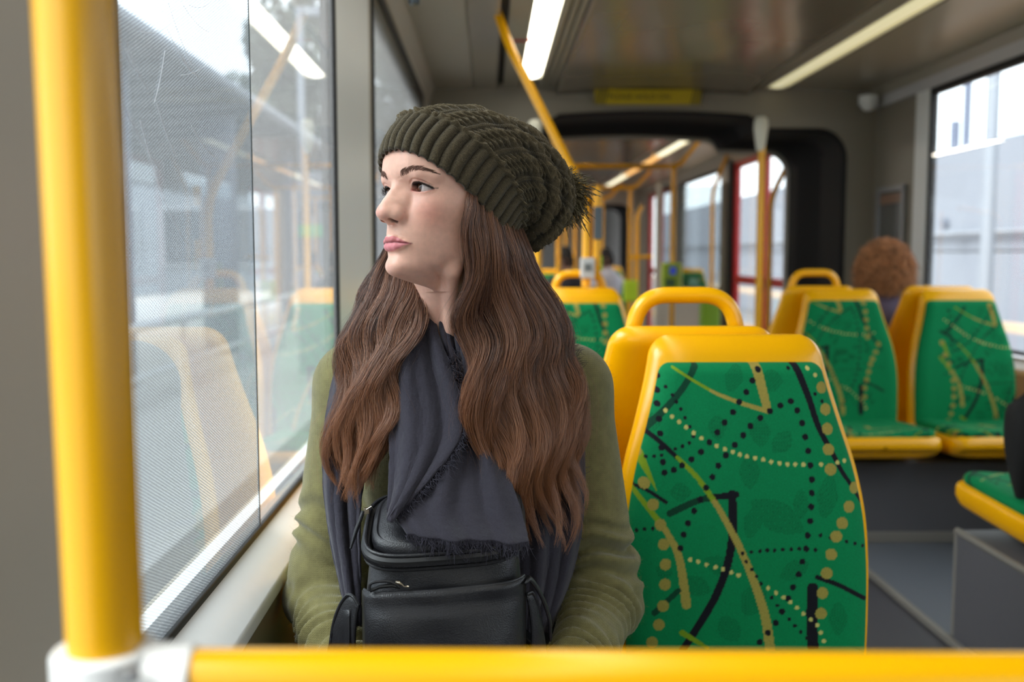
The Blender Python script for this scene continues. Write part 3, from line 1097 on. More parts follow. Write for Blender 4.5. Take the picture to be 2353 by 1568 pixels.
# small wall items
t = thing('poster_frame', 'small grey framed notice on the far right end wall', 'frame', (2.13, 5.28, H))
x_ = XR - .004
MB().box(x_ - .018, x_, 5.10, 5.125, H + .02, H + .345).box(x_ - .018, x_, 5.43, 5.455, H + .02, H + .345).box(x_ - .018, x_, 5.10, 5.455, H + .335, H + .36).box(x_ - .018, x_, 5.10, 5.455, H - .0, H + .025).build('frame', mat('alu', (150, 150, 152), rough=.4, metal=.5), t, .002)
MB().box(x_ - .008, x_ - .002, 5.125, 5.43, H + .02, H + .34).build('notice', mat('notice', (96, 96, 92), rough=.15, spec=.8), t)
MB().box(x_ - .010, x_ - .007, 5.14, 5.415, H + .27, H + .32).build('notice_heading', mat('notice_brown', (128, 92, 66)), t)
t = thing('ceiling_camera', 'small grey dome fixture under the cove at the end wall', 'camera', tuple(P(1995, 242, 5.42)))
c = P(1995, 242, 5.42)
MB().lathe([(0, -.030), (.022, -.028), (.036, -.012), (.04, .0), (.05, .004), (.05, .05), (0, .06)], c, n=20).build('dome', GREYL, t)
t = thing('coat_stud', 'dark round stud on the cove panel above the near window', 'stud', tuple(P(951, 4, 2.32)))
MB().lathe([(0, -.010), (.012, -.008), (.014, 0.0), (.014, .02)], P(951, 2, 2.32), n=14).build('stud', mat('stud', (70, 76, 80), rough=.3, metal=.6), t)
c = P(1193, 86, 4.35)
t = thing('red_notice', 'small red sticker on the ceiling gap left of the bright strip light', 'sticker', (c.x, c.y, c.z))
MB().box(c.x - .045, c.x + .06, c.y, c.y + .004, c.z - .018, c.z + .018).build('red_field', mat('red_sticker', (176, 24, 30)), t)
for k in range(6):
    MB().box(c.x - .03 + k * .012, c.x - .022 + k * .012, c.y - .001, c.y + .001, c.z - .006, c.z + .006).build('letter', mat('red_letters', (206, 120, 120)), t)
MB().box(c.x - .05, c.x + .07, c.y, c.y + .03, c.z + .022, c.z + .04).build('bracket', CEIL, t)

# warning sticker on the bulkhead beam
t = thing('warning_sticker', 'long yellow warning sticker on the beam over the gangway', 'sticker', (P(1490, 222, YB - .05).x, YB - .05, P(1490, 222, YB - .05).z))
ys_ = 5.50
a, b_ = P(1366, 240, ys_), P(1612, 206, ys_)
SY = mat('sticker_yellow', (186, 160, 0), rough=.35)
MB().box(a.x, b_.x, ys_, ys_ + .003, a.z, b_.z).build('field', SY, t)
for x0 in (a.x, b_.x - .06):
    for k in range(4):
        x = x0 + k * .016
        MB().add([(x, ys_ - .001, a.z), (x + .007, ys_ - .001, a.z), (x + .007 + .02, ys_ - .001, b_.z), (x + .02, ys_ - .001, b_.z)], [(0, 1, 2, 3)]).build('hatching', RUB, t, smooth=False)
fc = bpy.data.curves.new('lettering', 'FONT')
fc.body = 'PLEASE HOLD ON'
fc.size = .042
fc.extrude = .0004
fo = bpy.data.objects.new('lettering', fc)
COL.objects.link(fo)
fo.matrix_world = Matrix.Translation((a.x + .075, ys_ - .0014, a.z + .028)) @ Matrix.Rotation(PI / 2, 4, 'X')
bpy.context.view_layer.update()
lm = bpy.data.meshes.new_from_object(fo.evaluated_get(bpy.context.evaluated_depsgraph_get()))
bpy.data.objects.remove(fo)
fo = bpy.data.objects.new('lettering', lm)
COL.objects.link(fo)
lm.materials.clear()
lm.materials.append(mat('sticker_ink', (60, 54, 8)))
fo.matrix_world = Matrix.Translation((a.x + .075, ys_ - .0014, a.z + .028)) @ Matrix.Rotation(PI / 2, 4, 'X')
fo.parent = t
fo.matrix_parent_inverse = M_OF[t.name].inverted()
# ------------------------------------------------------------ outside
ASPH = mat('asphalt', (118, 118, 120), rough=.9, noise=.12, nscale=3)
CONC = mat('concrete', (150, 149, 146), rough=.85, noise=.08, nscale=2)
o = MB().box(-60, 60, -40, 80, -.75, -.70).build('ground', ASPH)
struct(o)
# platform on the left with a shelter
struct(MB().box(-9.0, -1.2, -6, 30, -.70, -.05).build('platform', CONC))
sh = thing('platform_shelter', 'dark pitched shelter roof on posts on the platform outside the window', 'shelter', (-4.2, 11, -.05))
ROOF = mat('shelter_roof', (58, 62, 70), rough=.6, noise=.1, nscale=1.5)
xr_ = -2.55
MB().prism([(xr_, H + 1.58), (xr_, H + 1.64), (-6.2, H + 1.32), (-6.2, H + 1.24)], 1.0, 22.0).build('roof', ROOF, sh)
for k in range(30):
    y = 1.2 + k * .7
    MB().prism([(xr_ - .05, H + 1.52), (xr_ - .05, H + 1.579), (-6.1, H + 1.24), (-6.1, H + 1.18)], y, y + .06).build('rafter', mat('rafter', (46, 50, 58)) if k == 0 else bpy.data.materials['rafter'], sh)
MB().tube([(xr_ + .03, 1.0, H + 1.63), (xr_ + .03, 22, H + 1.63)], .06, n=10).build('gutter', mat('gutter', (120, 124, 132), rough=.5), sh)
for k, y in enumerate((8.3, 11.2, 15.0, 19.0)):
    MB().tube([(-3.0, y, -.05), (-3.0, y, H + 1.54)], .07 if k != 1 else .2, n=12).build('post', mat('shelter_post', (74, 80, 98), rough=.5) if k == 0 else bpy.data.materials['shelter_post'], sh)
t = thing('timetable_board', 'pale cream notice board behind the platform posts', 'board', (-4.4, 6.2, 0))
MB().box(-5.3, -3.6, 6.2, 6.26, .3, 1.7).build('panel', mat('board_cream', (190, 184, 160), rough=.5), t)
for k in range(4):
    MB().box(-5.2 + k * .42, -4.9 + k * .42, 6.17, 6.2, .5, 1.5).build('notice', mat('notice_tan%d' % k, [(208, 170, 120), (222, 222, 216), (190, 150, 110), (196, 206, 200)][k]), t)
MB().tube([(-5.32, 6.2, -.05), (-5.32, 6.2, 1.75)], .04, n=8).tube([(-3.58, 6.2, -.05), (-3.58, 6.2, 1.75)], .04, n=8).build('frame', bpy.data.materials['shelter_post'], t)
t = thing('platform_fence', 'low pale fence along the platform outside the window', 'fence', (-2.4, 8, 0))
FEN = mat('fence_white', (170, 174, 178), rough=.5)
MB().tube([(-2.42, 2.0, .55), (-2.42, 20, .55)], .035, n=8).build('top_bar', FEN, t)
MB().tube([(-2.42, 2.0, .20), (-2.42, 20, .20)], .025, n=8).build('lower_bar', FEN, t)
for k in range(10):
    MB().tube([(-2.42, 2.2 + k * 1.9, -.05), (-2.42, 2.2 + k * 1.9, .56)], .025, n=8).build('post', FEN, t)


def car(label, x, y, col):
    t = thing('car', label, 'car', (x, y, -.7))
    prof = [(-2.1, .35), (-2.15, .75), (-1.3, .95), (-.6, 1.42), (.9, 1.45), (1.6, 1.0), (2.1, .92), (2.15, .35)]
    m_ = MB().prism([(y + a, -.7 + z) for a, z in prof], x - .85, x + .85, axis='x')
    m_.build('body', mat(label[:12], col, rough=.25, coat=.5), t, .06)
    MB().prism([(y + a, -.7 + z) for a, z in [(-1.15, .98), (-.55, 1.36), (.8, 1.38), (1.4, 1.02)]], x - .86, x + .86, axis='x').build('glazing', mat('car_glass', (50, 56, 64), rough=.1) if 'car_glass' not in bpy.data.materials else bpy.data.materials['car_glass'], t)
    for dy in (-1.35, 1.35):
        for sx in (-.8, .8):
            MB().tube([(x + sx - .1, y + dy, -.38), (x + sx + .1, y + dy, -.38)], .32, n=18).build('wheel', RUB, t)
    return t


car('white parked car beyond the platform, nearer one', -11.5, 13.0, (236, 238, 240))
car('silver parked car beyond the platform, farther one', -11.5, 19.5, (205, 210, 216))


def foliage(n, c, r, seed):
    g = np.random.default_rng(seed)
    V, Fq = [], []
    blobs = [(np.array(c) + g.normal(0, .42, 3) * np.array(r), g.uniform(.30, .55)) for _ in range(16)]
    cen = np.array([b_[0] for b_ in blobs])
    k = g.integers(0, len(blobs), n)
    d = g.normal(size=(n, 3))
    d /= np.linalg.norm(d, axis=1)[:, None]
    rad = np.array([b_[1] for b_ in blobs])[k] * g.uniform(.5, 1.0, n) ** .4
    pos = cen[k] + d * rad[:, None] * np.array(r)
    a = g.normal(size=(n, 3))
    a /= np.linalg.norm(a, axis=1)[:, None]
    b_ = np.cross(a, g.normal(size=(n, 3)))
    b_ /= np.linalg.norm(b_, axis=1)[:, None]
    s = g.uniform(.08, .18, n)[:, None]
    V = np.stack([pos - a * s, pos + b_ * s * .45, pos + a * s, pos - b_ * s * .45], 1).reshape(-1, 3)
    return np_mesh('foliage', V, np.arange(4 * n).reshape(-1, 4))


LEAFM = mat('leaf', (62, 72, 58), rough=.7, noise=.35, nscale=1.2)
BARK = mat('bark', (78, 66, 56), rough=.9)


def tree(label, x, y, h, r, seed, n=5000):
    t = thing('tree', label, 'tree', (x, y, -.7))
    MB().tube([(x, y, -.7), (x + .1, y, h * .45), (x - .1, y + .1, h * .8)], [.22, .16, .06], n=10).build('trunk', BARK, t)
    o = link('foliage', foliage(n, (x, y, h), r, seed), LEAFM, t)
    o['kind'] = 'stuff'
    return t


tree('dark bushy tree over the shelter roof edge', -5.15, 24.4, H + 4.2, (1.35, 1.4, 1.5), 3)
tree('tall dark tree beside the window pillar', -4.75, 28.6, H + 4.3, (1.7, 1.3, 2.8), 4, 6000)
tree('slim dark tree seen through the second window past the pillar', -3.1, 31.5, H + 5.2, (1.5, 1.6, 3.4), 8, 7000)
tree('distant tree behind the parked cars', -15, 26, 4.0, (4, 4, 3), 5)
t = thing('sign_gantry', 'tall pale signal frame standing near the window pillar', 'gantry', (-2.2, 12.0, 0))
GAN = mat('gantry_white', (126, 132, 142), rough=.5)
MB().box(-2.26, -2.19, 12.0, 12.07, -.05, H + 2.9).build('post', GAN, t)
MB().box(-2.27, -.9, 12.01, 12.11, H + 2.8, H + 2.9).build('crossbar', GAN, t)
t = thing('direction_sign', 'pale street sign with a green band near the window pillar', 'sign', (-1.6, 9.2, -.05))
MB().box(-1.76, -1.32, 9.2, 9.24, -.05, H + .75).build('panel', mat('sign_pale', (112, 116, 124), rough=.5), t)
MB().box(-1.74, -1.34, 9.18, 9.2, H + .16, H + .27).build('green_band', mat('sign_green', (86, 160, 116), rough=.5), t)
bd = thing('depot_building', 'long low grey building across the street behind the platform', 'building', (-10, 36, -.7))
MB().box(-24, -1.5, 34, 40, -.7, H + 3.2).build('wall', mat('depot_grey', (112, 118, 124), rough=.8, noise=.1, nscale=.6), bd)
MB().box(-24.3, -1.2, 33.6, 40.4, H + 3.2, H + 3.5).build('roof', ROOF, bd)
for k in range(9):
    f_ = MB().box(-22.8 + k * 2.35, -21.2 + k * 2.35, 33.93, 34.0, H - .4, H + 1.6).build('window', mat('depot_frame', (150, 154, 158)) if k == 0 else bpy.data.materials['depot_frame'], bd)
    MB().box(-22.7 + k * 2.35, -21.3 + k * 2.35, 33.9, 33.95, H - .3, H + 1.5).build('pane', bpy.data.materials['car_glass'], f_)

# right side: concrete wall, tracks, poles
w = thing('concrete_wall', 'long pale concrete wall across the tracks outside the far window', 'wall', (9.0, 20, -.7))
WC = mat('wall_concrete', (128, 133, 144), rough=.85, noise=.05, nscale=.8)
zt_ = H + 1.84
hw = (zt_ + .7) / 2
for r_ in range(2):
    for k in range(10):
        y0 = -4 + k * 5.0
        MB().box(8.0, 8.25, y0 + .012, y0 + 4.988, -.7 + r_ * hw + .012, -.7 + (r_ + 1) * hw - .012).build('panel', WC, w, .02)
MB().box(8.05, 8.22, -4, 46, -.7, zt_ - .02).build('core', CONC, w)
MB().tube([(7.9, -4, H + .35), (7.9, 46, H + .35)], .035, n=8).build('conduit', mat('conduit', (130, 134, 142)), w)
MB().lathe([(0, 0), (.10, 0), (.10, .06), (0, .07)], n=16).build('wall_fitting', mat('fitting', (90, 96, 110)), w).matrix_basis = Matrix.Translation(P(2177, 514, 16.5).lerp(P(2177, 514, 16.4), 0)) @ Matrix.Rotation(-PI / 2, 4, 'Y')
for i, (px_, y, r_, top, col) in enumerate(((2217, 17.5, .07, 10, (96, 104, 124)), (2275, 13.0, .085, 10, (136, 142, 152)), (2191, 19.0, .09, P(2191, 278, 19.0).z, (96, 104, 124)))):
    q_ = P(px_, 400, y)
    t = thing('trackside_pole', ['dark thin trackside pole rising above the concrete wall', 'broad pale trackside pole in front of the concrete wall', 'short dark stub on top of the concrete wall'][i], 'pole', (q_.x, y, -.7))
    MB().tube([(q_.x, y, -.7), (q_.x, y, top)], r_, n=12).build('shaft', mat('polem%d' % i, col, rough=.5), t)
tr_ = thing('rail_track', 'tram track with brown sleepers outside the far window', 'track', (4.6, 10, -.7))
MB().box(3.2, 6.2, -10, 50, -.7, -.62).build('ballast', mat('ballast', (152, 120, 92), rough=.9, noise=.25, nscale=6), tr_)
for x in (3.9, 5.35):
    MB().box(x - .035, x + .035, -10, 50, -.62, -.48).build('rail', STEEL, tr_)
slp = MB().box(-.9, .9, -.12, .12, -.62, -.56).mesh('sleeper')
slp.materials.append(mat('sleeper', (128, 104, 86), rough=.9))
for k in range(60):
    o = bpy.data.objects.new('sleeper', slp)
    COL.objects.link(o)
    o.location = (0, -8 + k * .75 - 10, .7)
    o.parent = tr_
for i, (x, z, c_) in enumerate(((2.75, -.25, (232, 232, 230)), (2.95, -.02, (236, 190, 60)), (6.8, .1, (200, 176, 150)))):
    t = thing('track_barrier', ['white kerb rail along the track', 'yellow safety rail along the track', 'brown guard rail beyond the track'][i], 'barrier', (x, 10, -.7))
    MB().box(x - .05, x + .05, -10, 50, z - .06, z + .06).build('beam', mat('bar%d' % i, c_, rough=.5), t)
    for k in range(12):
        MB().box(x - .03, x + .03, -8 + k * 4, -7.92 + k * 4, -.7, z - .05).build('post', bpy.data.materials['bar%d' % i], t)
# ------------------------------------------------------------ signed distance modelling of the woman
def smin(a, b, k):
    h = np.clip(.5 + .5 * (b - a) / k, 0, 1)
    return b * (1 - h) + a * h - k * h * (1 - h)


def smax(a, b, k):
    return -smin(-a, -b, k)


def surface_nets(d, org, h):
    s = d < 0
    nx, ny, nz = d.shape
    cs = [s[a:nx - 1 + a, b:ny - 1 + b, c:nz - 1 + c] for a in (0, 1) for b in (0, 1) for c in (0, 1)]
    cnt = sum(c.astype(np.int8) for c in cs)
    act = (cnt > 0) & (cnt < 8)
    idx = np.full(act.shape, -1, np.int64)
    I = np.argwhere(act)
    idx[act] = np.arange(len(I))
    corner = np.array([(a, b, c) for a in (0, 1) for b in (0, 1) for c in (0, 1)])
    val = np.stack([d[I[:, 0] + a, I[:, 1] + b, I[:, 2] + c] for a, b, c in corner], 1)
    acc = np.zeros((len(I), 3))
    num = np.zeros(len(I))
    for i in range(8):
        for j in range(i + 1, 8):
            if np.abs(corner[i] - corner[j]).sum() != 1:
                continue
            x = (val[:, i] < 0) != (val[:, j] < 0)
            t = val[x, i] / (val[x, i] - val[x, j])
            acc[x] += corner[i] + t[:, None] * (corner[j] - corner[i])
            num[x] += 1
    V = (I + acc / num[:, None]) * h + np.asarray(org)
    F_ = []
    for ax in range(3):
        a = [slice(None)] * 3
        b = [slice(None)] * 3
        a[ax] = slice(0, -1)
        b[ax] = slice(1, None)
        e = s[tuple(a)] != s[tuple(b)]
        E = np.argwhere(e)
        o1, o2 = [k for k in range(3) if k != ax]
        ok = (E[:, o1] > 0) & (E[:, o2] > 0) & (E[:, o1] < d.shape[o1] - 1) & (E[:, o2] < d.shape[o2] - 1)
        E = E[ok]

        def cell(da, db):
            q = E.copy()
            q[:, o1] += da
            q[:, o2] += db
            return idx[q[:, 0], q[:, 1], q[:, 2]]
        q = np.stack([cell(-1, -1), cell(0, -1), cell(0, 0), cell(-1, 0)], 1)
        ins = s[E[:, 0], E[:, 1], E[:, 2]]
        flip = ins if ax != 1 else ~ins
        q[~flip] = q[~flip][:, ::-1]
        F_.append(q)
    return V, np.concatenate(F_)


class Field:
    def __init__(self, lo, hi, h, far=50.0):
        self.h = h
        self.lo = np.asarray(lo, float)
        n = np.ceil((np.asarray(hi) - self.lo) / h).astype(int) + 1
        self.ax = [self.lo[i] + h * np.arange(n[i]) for i in range(3)]
        self.d = np.full(n, far, np.float32)

    def sub(self, lo, hi):
        sl = []
        for i in range(3):
            a = int(np.clip(np.floor((lo[i] - self.lo[i]) / self.h), 0, len(self.ax[i]) - 1))
            b = int(np.clip(np.ceil((hi[i] - self.lo[i]) / self.h) + 1, a + 1, len(self.ax[i])))
            sl.append(slice(a, b))
        X, Y, Z = np.meshgrid(*[self.ax[i][sl[i]].astype(np.float32) for i in range(3)], indexing='ij')
        return tuple(sl), X, Y, Z

    def op(self, fn, lo, hi, k=0.0, mode='u'):
        sl, X, Y, Z = self.sub(lo, hi)
        v = fn(X, Y, Z).astype(np.float32)
        d = self.d[sl]
        if mode == 'u':
            self.d[sl] = smin(d, v, k) if k else np.minimum(d, v)
        else:
            self.d[sl] = smax(d, -v, k) if k else np.maximum(d, -v)

    def ell(self, c, r, k=0.0, mode='u', rot=None):
        c, r = np.asarray(c, float), np.asarray(r, float)
        pad = max(r) + k * 1.5 + 2 * self.h

        def fn(X, Y, Z):
            q = [X - c[0], Y - c[1], Z - c[2]]
            if rot is not None:
                q = [rot[i][0] * q[0] + rot[i][1] * q[1] + rot[i][2] * q[2] for i in range(3)]
            k0 = np.sqrt((q[0] / r[0]) ** 2 + (q[1] / r[1]) ** 2 + (q[2] / r[2]) ** 2) + 1e-9
            k1 = np.sqrt((q[0] / r[0] ** 2) ** 2 + (q[1] / r[1] ** 2) ** 2 + (q[2] / r[2] ** 2) ** 2) + 1e-9
            return k0 * (k0 - 1) / k1
        self.op(fn, c - pad, c + pad, k, mode)

    def cap(self, a, b, ra, rb, k=0.0, mode='u', sc=(1, 1, 1), wr=None):
        a, b, sc = np.asarray(a, float), np.asarray(b, float), np.asarray(sc, float)
        pad = max(ra, rb) / min(sc) + k * 1.5 + 2 * self.h

        def fn(X, Y, Z):
            q = [(X - a[0]) * sc[0], (Y - a[1]) * sc[1], (Z - a[2]) * sc[2]]
            ab = (b - a) * sc
            t = np.clip((q[0] * ab[0] + q[1] * ab[1] + q[2] * ab[2]) / (ab @ ab), 0, 1)
            dd = np.sqrt((q[0] - t * ab[0]) ** 2 + (q[1] - t * ab[1]) ** 2 + (q[2] - t * ab[2]) ** 2) - (ra + (rb - ra) * t)
            if wr is not None:
                dd = dd + wr(t, X, Y, Z)
            return dd / max(sc)
        self.op(fn, np.minimum(a, b) - pad, np.maximum(a, b) + pad, k, mode)

    def chain(self, pts, k=0.0, mode='u'):
        """union of a chain of tapered capsules (each point: x, y, z, r)"""
        for p, q in zip(pts[:-1], pts[1:]):
            self.cap(p[:3], q[:3], p[3], q[3], k, mode)

    def mesh(self):
        return surface_nets(self.d, self.lo, self.h)


# head frame: x to her left, y forward, z up, millimetres; origin between the ears at eye level
HS = 0.925e-3
H_YAW, H_PITCH, H_ROLL = math.radians(46.0), math.radians(-4.2), math.radians(-2.9)
H_POS = Vector((-.0535, 1.22, 1.1205))
HM = (Matrix.Translation(H_POS) @ Matrix.Rotation(-H_YAW, 4, 'Z') @ Matrix.Rotation(H_PITCH, 4, 'X') @ Matrix.Rotation(H_ROLL, 4, 'Y')
      @ Matrix.Diagonal((HS, -HS, HS, 1)))
HMn = np.array(HM)
HMi = np.array(HM.inverted())


def hw(L):
    L = np.asarray(L, float)
    return L @ HMn[:3, :3].T + HMn[:3, 3]


def wh(W):
    W = np.asarray(W, float)
    return W @ HMi[:3, :3].T + HMi[:3, 3]


FACE = {
    72: [(0, 70), (20, 67), (38, 55), (52, 36), (63, 8), (66, -10)],
    58: [(0, 82), (20, 79), (40, 66), (55, 44), (66, 15), (68, -10)],
    40: [(0, 88), (20, 84.5), (38, 73), (53, 52), (64, 22), (69, -10)],
    25: [(0, 89.5), (15, 88), (28, 82.5), (42, 70), (54, 50), (63, 22), (69, -10)],
    14: [(0, 88), (12, 87), (24, 83.5), (36, 76), (47, 62), (56, 44), (64, 17), (68, -10)],
    7: [(0, 84), (10, 80.5), (20, 76), (31, 73), (42, 66), (50, 55), (57, 41), (64, 15), (68, -10)],
    0: [(0, 80), (10, 74.5), (19, 69), (31, 68), (42, 62), (50, 53), (57, 40), (64, 15), (67, -10)],
    -10: [(0, 81), (10, 76.5), (20, 70.5), (31, 69.5), (42, 64), (51, 54), (58, 38), (64, 15), (66, -10)],
    -20: [(0, 82), (10, 78.5), (20, 74), (31, 71.5), (42, 65.5), (51.5, 54.5), (58.5, 37), (63, 13), (64, -10)],
    -30: [(0, 83.5), (10, 80.5), (20, 76.5), (31, 72), (42, 64.5), (50.5, 52), (57, 34), (60.5, 10), (61, -12)],
    -42: [(0, 86), (10, 83.5), (20, 78.5), (30, 72), (40, 62), (48, 47), (53.5, 28), (56, 8), (56, -15)],
    -55: [(0, 89.5), (10, 87.5), (20, 81), (29, 72.5), (38, 60), (45.5, 43), (50, 24), (52, 5), (51, -15)],
    -70: [(0, 89), (10, 87), (20, 80.5), (29, 70.5), (37, 57), (43.5, 40), (48, 20), (48.5, 2), (45, -15)],
    -84: [(0, 86), (10, 84.3), (19, 78), (27.5, 67.5), (35, 53), (41, 36), (44, 17), (40, 2), (34, -12)],
    -97: [(0, 90.5), (9, 88.5), (17, 81.5), (24.5, 69), (31, 53), (35, 38), (30, 22), (24, 8), (20, 0)],
    -106: [(0, 87), (8, 85), (15, 78.5), (21, 66), (25, 52), (20, 38), (14, 24), (12, 8)],
    -112: [(0, 78), (6, 76), (12, 69), (16, 57), (13, 44), (8, 30), (7, 10)],
    -117: [(0, 52), (6, 45), (8, 35), (6, 20), (5, 8)],
    -124: [(0, 10), (5, 8)],
}


def face_table():
    zs = np.array(sorted(FACE))
    ph = np.radians(np.arange(0, 181, 1.0))
    R = []
    for z in zs:
        p = np.array(FACE[z], float)
        a = np.arctan2(p[:, 0], p[:, 1])
        r = np.hypot(p[:, 0], p[:, 1])
        a = np.r_[a, PI]
        r = np.r_[r, 20.0]
        R.append(np.interp(ph, a, r))
    R = np.array(R)
    zf = np.arange(zs[0], zs[-1] + 1, 1.0)
    Rz = np.stack([spline(np.stack([zs, R[:, j]], 1), 600)[:, 1] if False else np.interp(zf, zs, R[:, j]) for j in range(R.shape[1])], 1)

    def gs(A, s, axis):
        k = np.arange(-int(3 * s), int(3 * s) + 1)
        w = np.exp(-.5 * (k / s) ** 2)
        w /= w.sum()
        pad = [(0, 0), (0, 0)]
        pad[axis] = (len(k) // 2,) * 2
        B = np.pad(A, pad, mode='reflect' if axis == 1 else 'edge')
        return np.apply_along_axis(lambda q: np.convolve(q, w, 'valid'), axis, B)
    Rz = gs(Rz, 3.2, 1)
    Rz = gs(Rz, 3.6, 0)
    return zf, Rz


zf_, RT = face_table()


def base_face(X, Y, Z):
    r = np.sqrt(X * X + Y * Y)
    ph = np.degrees(np.arctan2(np.abs(X), Y))
    zi = np.clip(Z - zf_[0], 0, len(zf_) - 1.001)
    i = zi.astype(np.int32)
    fz = zi - i
    pi_ = np.clip(ph, 0, 179.99)
    j = pi_.astype(np.int32)
    fp = pi_ - j
    R = (RT[i, j] * (1 - fz) + RT[i + 1, j] * fz) * (1 - fp) + (RT[i, j + 1] * (1 - fz) + RT[i + 1, j + 1] * fz) * fp
    d = (r - R) * .86
    return np.maximum(d, np.maximum(Z - zf_[-1], zf_[0] - Z))


EYE = (31.0, 57.2, 1.0)
ER = 12.2
ECX, EHW = 32.4, 13.9                   # centre and half width of the eye opening


def lid_lines(x):
    """upper and lower lid margins (z) over |x|"""
    t = np.clip((x - ECX) / EHW, -1, 1)
    base = -2.4 - .3 * t
    w = np.clip(t + .22 * (1 - t * t), -1, 1)
    up = base + 7.6 * np.clip(1 - np.abs(w) ** 2.2, 0, 1) ** .9
    lo = base - 2.9 * np.clip(1 - np.abs(t + .05) ** 2.4, 0, 1) ** .9
    return up, lo


NB_W = [(-.052, 1.315, .93), (-.047, 1.335, .86)]      # neck base in the world


def build_head(h=1.0):
    f = Field((-84, -112, -215), (84, 122, 116), h, 60.0)
    lo_all, hi_all = (-84, -112, -215), (84, 122, 116)
    f.ell((0, -6, 33), (68, 88, 66))
    f.op(base_face, (-84, -20, -126), (84, 122, 74), k=12.0)
    # neck and the muscle from ear to breastbone
    nb = wh(NB_W)
    f.cap((0, -8, -62), nb[0], 47, 49, k=14, sc=(1, .95, 1))
    f.cap(nb[0], nb[1], 49, 62, k=14)
    notch = wh([(-.050, 1.262, .905)])[0]
    for s in (-1, 1):
        f.chain([(s * 50, -8, -45, 9), (s * 32, 14, -100, 9), tuple(notch * .75 + np.array([s * 22, 8, -90]) * .25) + (8,)], k=12)
    # nose
    f.chain([(0, 77.5, 10, 6.2), (0, 79.8, 2, 6.0), (0, 87.6, -10, 6.0), (0, 95.0, -20, 6.2), (0, 100.6, -29, 7.0), (0, 101.6, -32, 7.6)], k=6)
    for s in (-1, 1):
        f.chain([(s * 6, 72, -2, 5.0), (s * 7.5, 78, -16, 6.0), (s * 9, 85, -30, 6.5)], k=11)
        f.ell((s * 11.0, 88.0, -35.5), (6.6, 11.0, 7.6), k=6.0)
        f.ell((s * 3.8, 101, -33), (5.6, 6.6, 6.2), k=5)
        f.chain([(s * 5.5, 96.5, -31.0, 6.0), (s * 9.5, 90, -33.0, 6.4)], k=7)
        f.chain([(s * 5.0, 89.5, -20, 5.4), (s * 8.0, 87, -31.0, 6.0)], k=8)
    f.chain([(0, 100, -35.5, 4.8), (0, 91.5, -42.0, 4.6)], k=4)
    c, s_ = math.cos(.50), math.sin(.50)
    for s in (-1, 1):
        f.ell((s * 8.8, 92.4, -40.8), (3.6, 6.6, 4.8), k=2.0, mode='s', rot=[[c, s * s_, 0], [-s * s_, c, 0], [0, 0, 1]])
    # crease behind the wing of the nose
    for s in (-1, 1):
        f.chain([(s * 19.0, 83.2, -33, 1.0), (s * 19.0, 83.2, -38.5, 1.5), (s * 16.2, 86.0, -43.0, 1.2)], k=3.0, mode='s')
    # lips, chin
    L = Field((-34, 70, -86), (34, 106, -50), h, 30.0)
    L.lo = np.array([f.ax[i][np.searchsorted(f.ax[i], L.lo[i])] for i in range(3)])
    n = L.d.shape
    L.ax = [L.lo[i] + h * np.arange(n[i]) for i in range(3)]
    up = Field.__new__(Field)
    up.h, up.lo, up.ax, up.d = h, L.lo, L.ax, L.d.copy()
    lo = Field.__new__(Field)
    lo.h, lo.lo, lo.ax, lo.d = h, L.lo, L.ax, L.d.copy()
    for s in (-1, 1):
        up.chain([(0, 88.8, -64.4, 3.9), (s * 5.5, 88.7, -64.0, 4.2), (s * 14, 85.2, -66.2, 3.2), (s * 19, 82.4, -68.0, 2.2), (s * 25, 78.4, -69.6, 1.3)], k=3.5)
        lo.chain([(0, 87.2, -73.2, 5.3), (s * 8, 86.6, -73.0, 5.0), (s * 15, 83.4, -71.8, 3.6), (s * 25, 78.4, -69.9, 1.2)], k=3.0)
    lips = np.minimum(up.d, lo.d)
    i0 = [int(round((L.lo[i] - f.lo[i]) / h)) for i in range(3)]
    sl = tuple(slice(i0[i], i0[i] + n[i]) for i in range(3))
    f.d[sl] = smin(f.d[sl], lips, 2.6)
    # line between the lips, dimple at the corners, philtrum
    for s in (-1, 1):
        f.chain([(0, 93.3, -68.2, .75), (s * 8, 92.0, -68.0, .75), (s * 16, 87.0, -69.0, .75), (s * 24.5, 80.6, -69.9, .8)], k=1.2, mode='s')
        f.ell((s * 27.5, 80.2, -70.5), (2.2, 2.5, 3.2), k=4.0, mode='s')
    f.chain([(0, 98.3, -50, 2.4), (0, 98.4, -58, 2.4)], k=3.0, mode='s')
    f.ell((0, 79.5, -98), (15, 11.5, 11), k=8)
    # eyes: lids over the eyeball, then the opening
    for s in (-1, 1):
        f.ell((s * EYE[0], EYE[1], EYE[2] + .5), (15.2, 14.3, 13.6), k=4.0)
        f.chain([(s * 17, 66, 12.5, 5.5), (s * 30, 69.5, 15.5, 6.0), (s * 46, 56, 14.5, 5.0)], k=9)

        # crease of the upper lid, cut where the skin really is
        xs = np.linspace(20.5, 46.5, 10)
        u_, l_ = lid_lines(xs)
        pts = []
        for x, z in zip(xs, u_ + 4.0 - .5 * np.abs(xs - 33) / 13):
            i_, k_ = int(round((s * x - f.lo[0]) / h)), int(round((z - f.lo[2]) / h))
            yy = f.ax[1][::-1]
            j_ = np.argmax(f.d[i_, ::-1, k_] < 0)
            pts.append((s * x, yy[j_] + .6, z, 1.25))
        f.chain(pts, k=1.0, mode='s')

        def carve(X, Y, Z, s=s):
            x = X * s
            u, l = lid_lines(x)
            d = np.maximum(Z - u, l - Z)
            d = np.maximum(d, np.abs(x - ECX) - EHW)
            d = np.maximum(d, EYE[1] + 2 - Y)
            return d
        f.op(carve, (min(s * 13, s * 49), 52, -9), (max(s * 13, s * 49), 86, 11), k=.7, mode='s')
